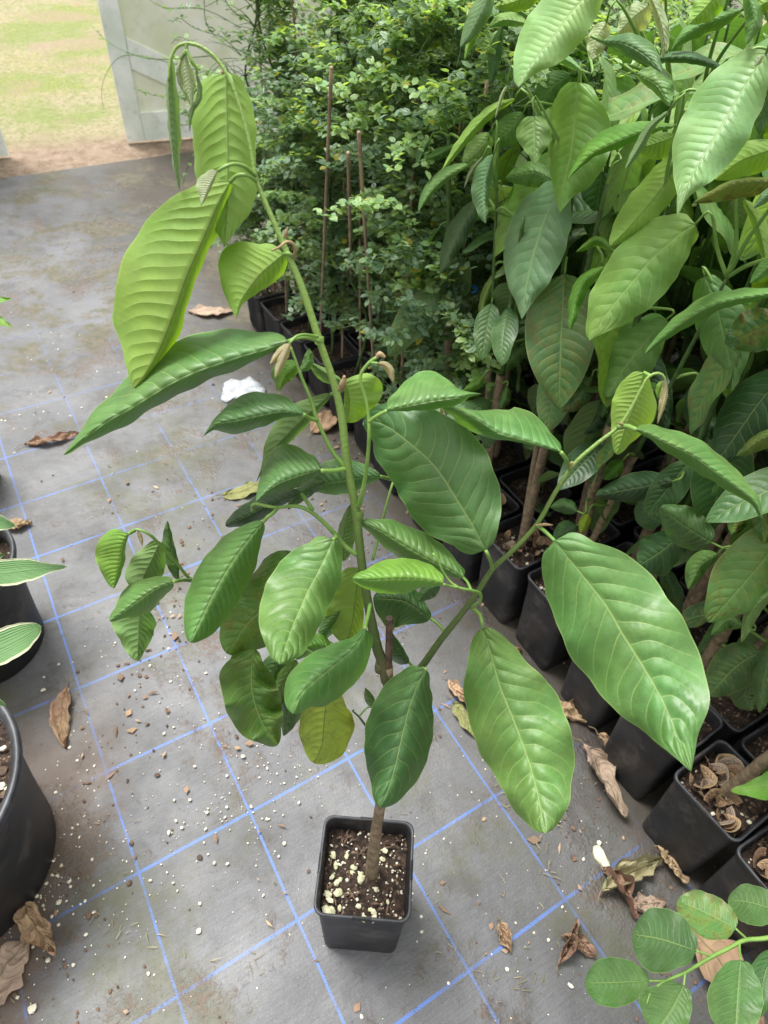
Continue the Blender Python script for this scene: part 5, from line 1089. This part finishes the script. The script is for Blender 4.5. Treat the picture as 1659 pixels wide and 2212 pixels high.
TW = [([(500, 160, .1), (440, 110, .05), (390, 80, .02), (370, 95, .0)], 8), ([(480, 80, .15), (420, 60, .1), (390, 40, .05), (370, 48, .03)], 12), ([(460, 120, .1), (360, 128, .0), (300, 122, -.05), (240, 95, -.08), (200, 60, -.1)], 14),
      ([(470, 230, .1), (400, 215, .02), (330, 205, -.03), (285, 190, -.05)], 20), ([(420, 150, .1), (300, 120, .0), (250, 130, -.03), (222, 180, -.04), (222, 230, -.04), (240, 248, -.04)], 3),
      ([(520, 60, .2), (440, 20, .1), (350, 15, .05), (300, -20, .02)], 16), ([(470, 320, .05), (420, 330, .0), (400, 380, -.02), (395, 400, -.02)], 10), ([(520, 120, .1), (450, 60, .05), (440, -20, .02)], 14), ([(560, 60, .2), (500, 20, .1), (470, -40, .05)], 16), ([(460, 250, .1), (400, 270, .0), (370, 262, 0.)], 10)]
host = first
tws = MB(); tlf = MB()
for k, (pp, nl) in enumerate(TW):
    a_, b2, b0 = twig(pp, nl, k, '')
    tws.add(a_.v, a_.f)
    k0 = len(tlf.v); tlf.add(b2.v, b2.f); 
    for q in b2.uv: tlf.uv[k0+q] = b2.uv[q]; tlf.t[k0+q] = b2.t[q]
hm = Matrix.Translation(first.location) @ Euler(first.rotation_euler).to_matrix().to_4x4(); inv = hm.inverted()
for nm, mb, mt in (('loose_twigs', tws, M_STEM), ('twig_leaves', tlf, M_SMALL)):
    mb.v = [tuple(inv @ Vector(p)) for p in mb.v]; mb.build(nm, mt, first)
first['label'] = 'sapling at the left corner of the ribbed pots with long loose twigs'

# ------------------------------------------------------------ the two big round pots with variegated plants
def round_pot(cx, cy, r, ht, label, seed):
    e = empty('potted_hosta', (cx, cy, 0), label, 'potted plant', 'variegated plants in big round pots'); n = 72
    def ring(rr, z): return [(rr*math.cos(2*math.pi*i/n), rr*math.sin(2*math.pi*i/n), z) for i in range(n)]
    b = MB(); loft(b, [ring(r*.80, 0), ring(r*.815, .004), ring(r*.85, ht*.35), ring(r*.90, ht*.7), ring(r*.945, ht-.03), ring(r*.955, ht-.022)]); po = b.build('pot', M_POT, e)
    b = MB(); loft(b, [ring(r*.956, ht-.024), ring(r*.985, ht-.022), ring(r, ht-.014), ring(r*.998, ht-.004), ring(r*.985, ht), ring(r*.955, ht-.001), ring(r*.925, ht-.008), ring(r*.915, ht-.02), ring(r*.90, ht-.10)]); b.build('rim', M_POTLIP, po)
    b = MB(); vs = [(0, 0, ht-.05)]; m_ = 14
    for k in range(1, m_+1):
        for i in range(n):
            q = r*.912*k/m_; x, y = q*math.cos(2*math.pi*i/n), q*math.sin(2*math.pi*i/n); vs.append((x, y, ht-.055+noise.noise(Vector((x*20, y*20, seed)))*.012+noise.noise(Vector((x*70, y*70, seed)))*.008))
    b.add(vs, [(0, 1+i, 1+(i+1) % n) for i in range(n)]+[(1+(k-1)*n+i, 1+k*n+i, 1+k*n+(i+1) % n, 1+(k-1)*n+(i+1) % n) for k in range(1, m_) for i in range(n)])
    so_ = b.build('soil', M_SOIL, po); p = MB(); rn_ = random.Random(seed)
    for _ in range(160):
        q = r*.88*math.sqrt(rn_.random()); a = rn_.uniform(0, 6.3); pebble(p, q*math.cos(a), q*math.sin(a), ht-.05, rn_.choice([.003, .004, .006, .009]), rn_)
    x = p.build('perlite', M_PERL, so_, smooth=False); x['kind'] = 'stuff'
    bk = MB()
    for _ in range(220):
        q = r*.88*math.sqrt(rn_.random()); a = rn_.uniform(0, 6.3); pebble(bk, q*math.cos(a), q*math.sin(a), ht-.048, rn_.choice([.005, .007, .010]), rn_, .5)
    bk.build('bark_chips', M_CRUMB, so_, smooth=False)['kind'] = 'stuff'
    return e
def vleaf_material():
    m, n, b = new_mat('variegated_blade'); g = NG(n); uv = g.node('ShaderNodeUVMap'); uv.uv_map = 'uv'
    sp = g.node('ShaderNodeSeparateXYZ'); n.links.new(uv.outputs[0], sp.inputs[0]); P = g.gen()
    ax = g.m('ABSOLUTE', g.m('SUBTRACT', g.m('MULTIPLY', sp.outputs[0], 2.), 1.))
    st = g.m('ADD', ax, g.m('MULTIPLY', g.m('SUBTRACT', g.noise(P, 40., 3.), .5), .22))
    c = g.mix(g.mr(g.m('SINE', g.m('MULTIPLY', ax, 46.)), .2, 1., 0., .4), (.13, .27, .10, 1), (.22, .36, .17, 1))
    c = g.mix(g.mr(st, .80, .88), c, (.55, .58, .40, 1)); n.links.new(c, b.inputs['Base Color']); b.inputs['Roughness'].default_value = .45
    tr = g.node('ShaderNodeBsdfTranslucent'); n.links.new(g.mix(1., c, (1.3, 1.4, .7, 1), 'MULTIPLY'), tr.inputs[0]); mx = g.node('ShaderNodeMixShader'); mx.inputs[0].default_value = .3
    n.links.new(b.outputs[0], mx.inputs[1]); n.links.new(tr.outputs[0], mx.inputs[2]); n.links.new(mx.outputs[0], n.nodes['Material Output'].inputs[0])
    n.links.new(g.bump(g.m('SINE', g.m('MULTIPLY', ax, 40.)), .0015), b.inputs['Normal']); return m
M_VAR = vleaf_material()
rp1 = round_pot(-.86, .43, .240, .37, 'big round black pot with variegated leaves, the near one at the left edge', 1)
rp2 = round_pot(-1.035, .965, .173, .33, 'big round black pot with variegated leaves, the far one at the left edge', 2)
def var_leaf(e, mid, z0, z1, wa, wb):
    def W(u, v, off): return atz(u, v, off)
    mb = MB(); b_ = np.array(e.location); leaf(mb, W, mid, z0, z1, wa, wb, .006, .006, 't', 'm', 0, 10, 30, 6, .002)
    q = W(mid[0][0], mid[0][1], z0); root = b_+np.array([0, 0, .35]); tube(mb, [root, (root+q)/2+np.array([0, 0, .10]), q], [.006, .004], 7, 1, n=14)
    mb.build('leaf', [M_VAR, M_YOUNGSTEM], e, b_)
var_leaf(rp2, [(-70, 1242), (0, 1238), (70, 1230), (145, 1224)], .50, .52, [0, 20, 28, 28, 22, 10, 0], [0, 20, 28, 28, 22, 10, 0])
var_leaf(rp2, [(-80, 1118), (-30, 1122), (34, 1136)], .48, .46, 24, 20)
var_leaf(rp2, [(-50, 1230), (-20, 1210), (12, 1196)], .44, .42, 9, 9)
var_leaf(rp1, [(-70, 1430), (-20, 1408), (40, 1380), (89, 1352)], .55, .55, [0, 30, 36, 34, 26, 0], [0, 30, 38, 36, 28, 0])
var_leaf(rp1, [(-60, 1512), (-20, 1512), (14, 1524)], .52, .50, 12, 12)
for k in range(9):
    a = 1.7+k*.42; e = rp1 if k % 2 else rp2; b_ = np.array(e.location); d = np.array([math.cos(a), math.sin(a), 0]); p0 = b_+np.array([0, 0, .37]); 
    mb = MB(); q0 = p0+d*.10+np.array([0, 0, .14]); side = np.array([-d[1], d[0], 0]); vs, uv = [], []
    for i in range(16):
        t = i/15
        for j in range(-4, 5): x = j/4; vs.append(q0+d*(.20*t)+side*(.045*prof(t)*x)+np.array([0, 0, .03*math.sin(t*3)-.05*t*t+.012*abs(x)])); uv.append((.5+.5*x, t*10))
    mb.add(vs, [(i*9+j, (i+1)*9+j, (i+1)*9+j+1, i*9+j+1) for i in range(15) for j in range(8)], 0, uv)
    tube(mb, [p0, p0+d*.04+np.array([0, 0, .1]), q0], [.005, .003], 6, 1, n=10); mb.build('leaf', [M_VAR, M_YOUNGSTEM], e, b_)
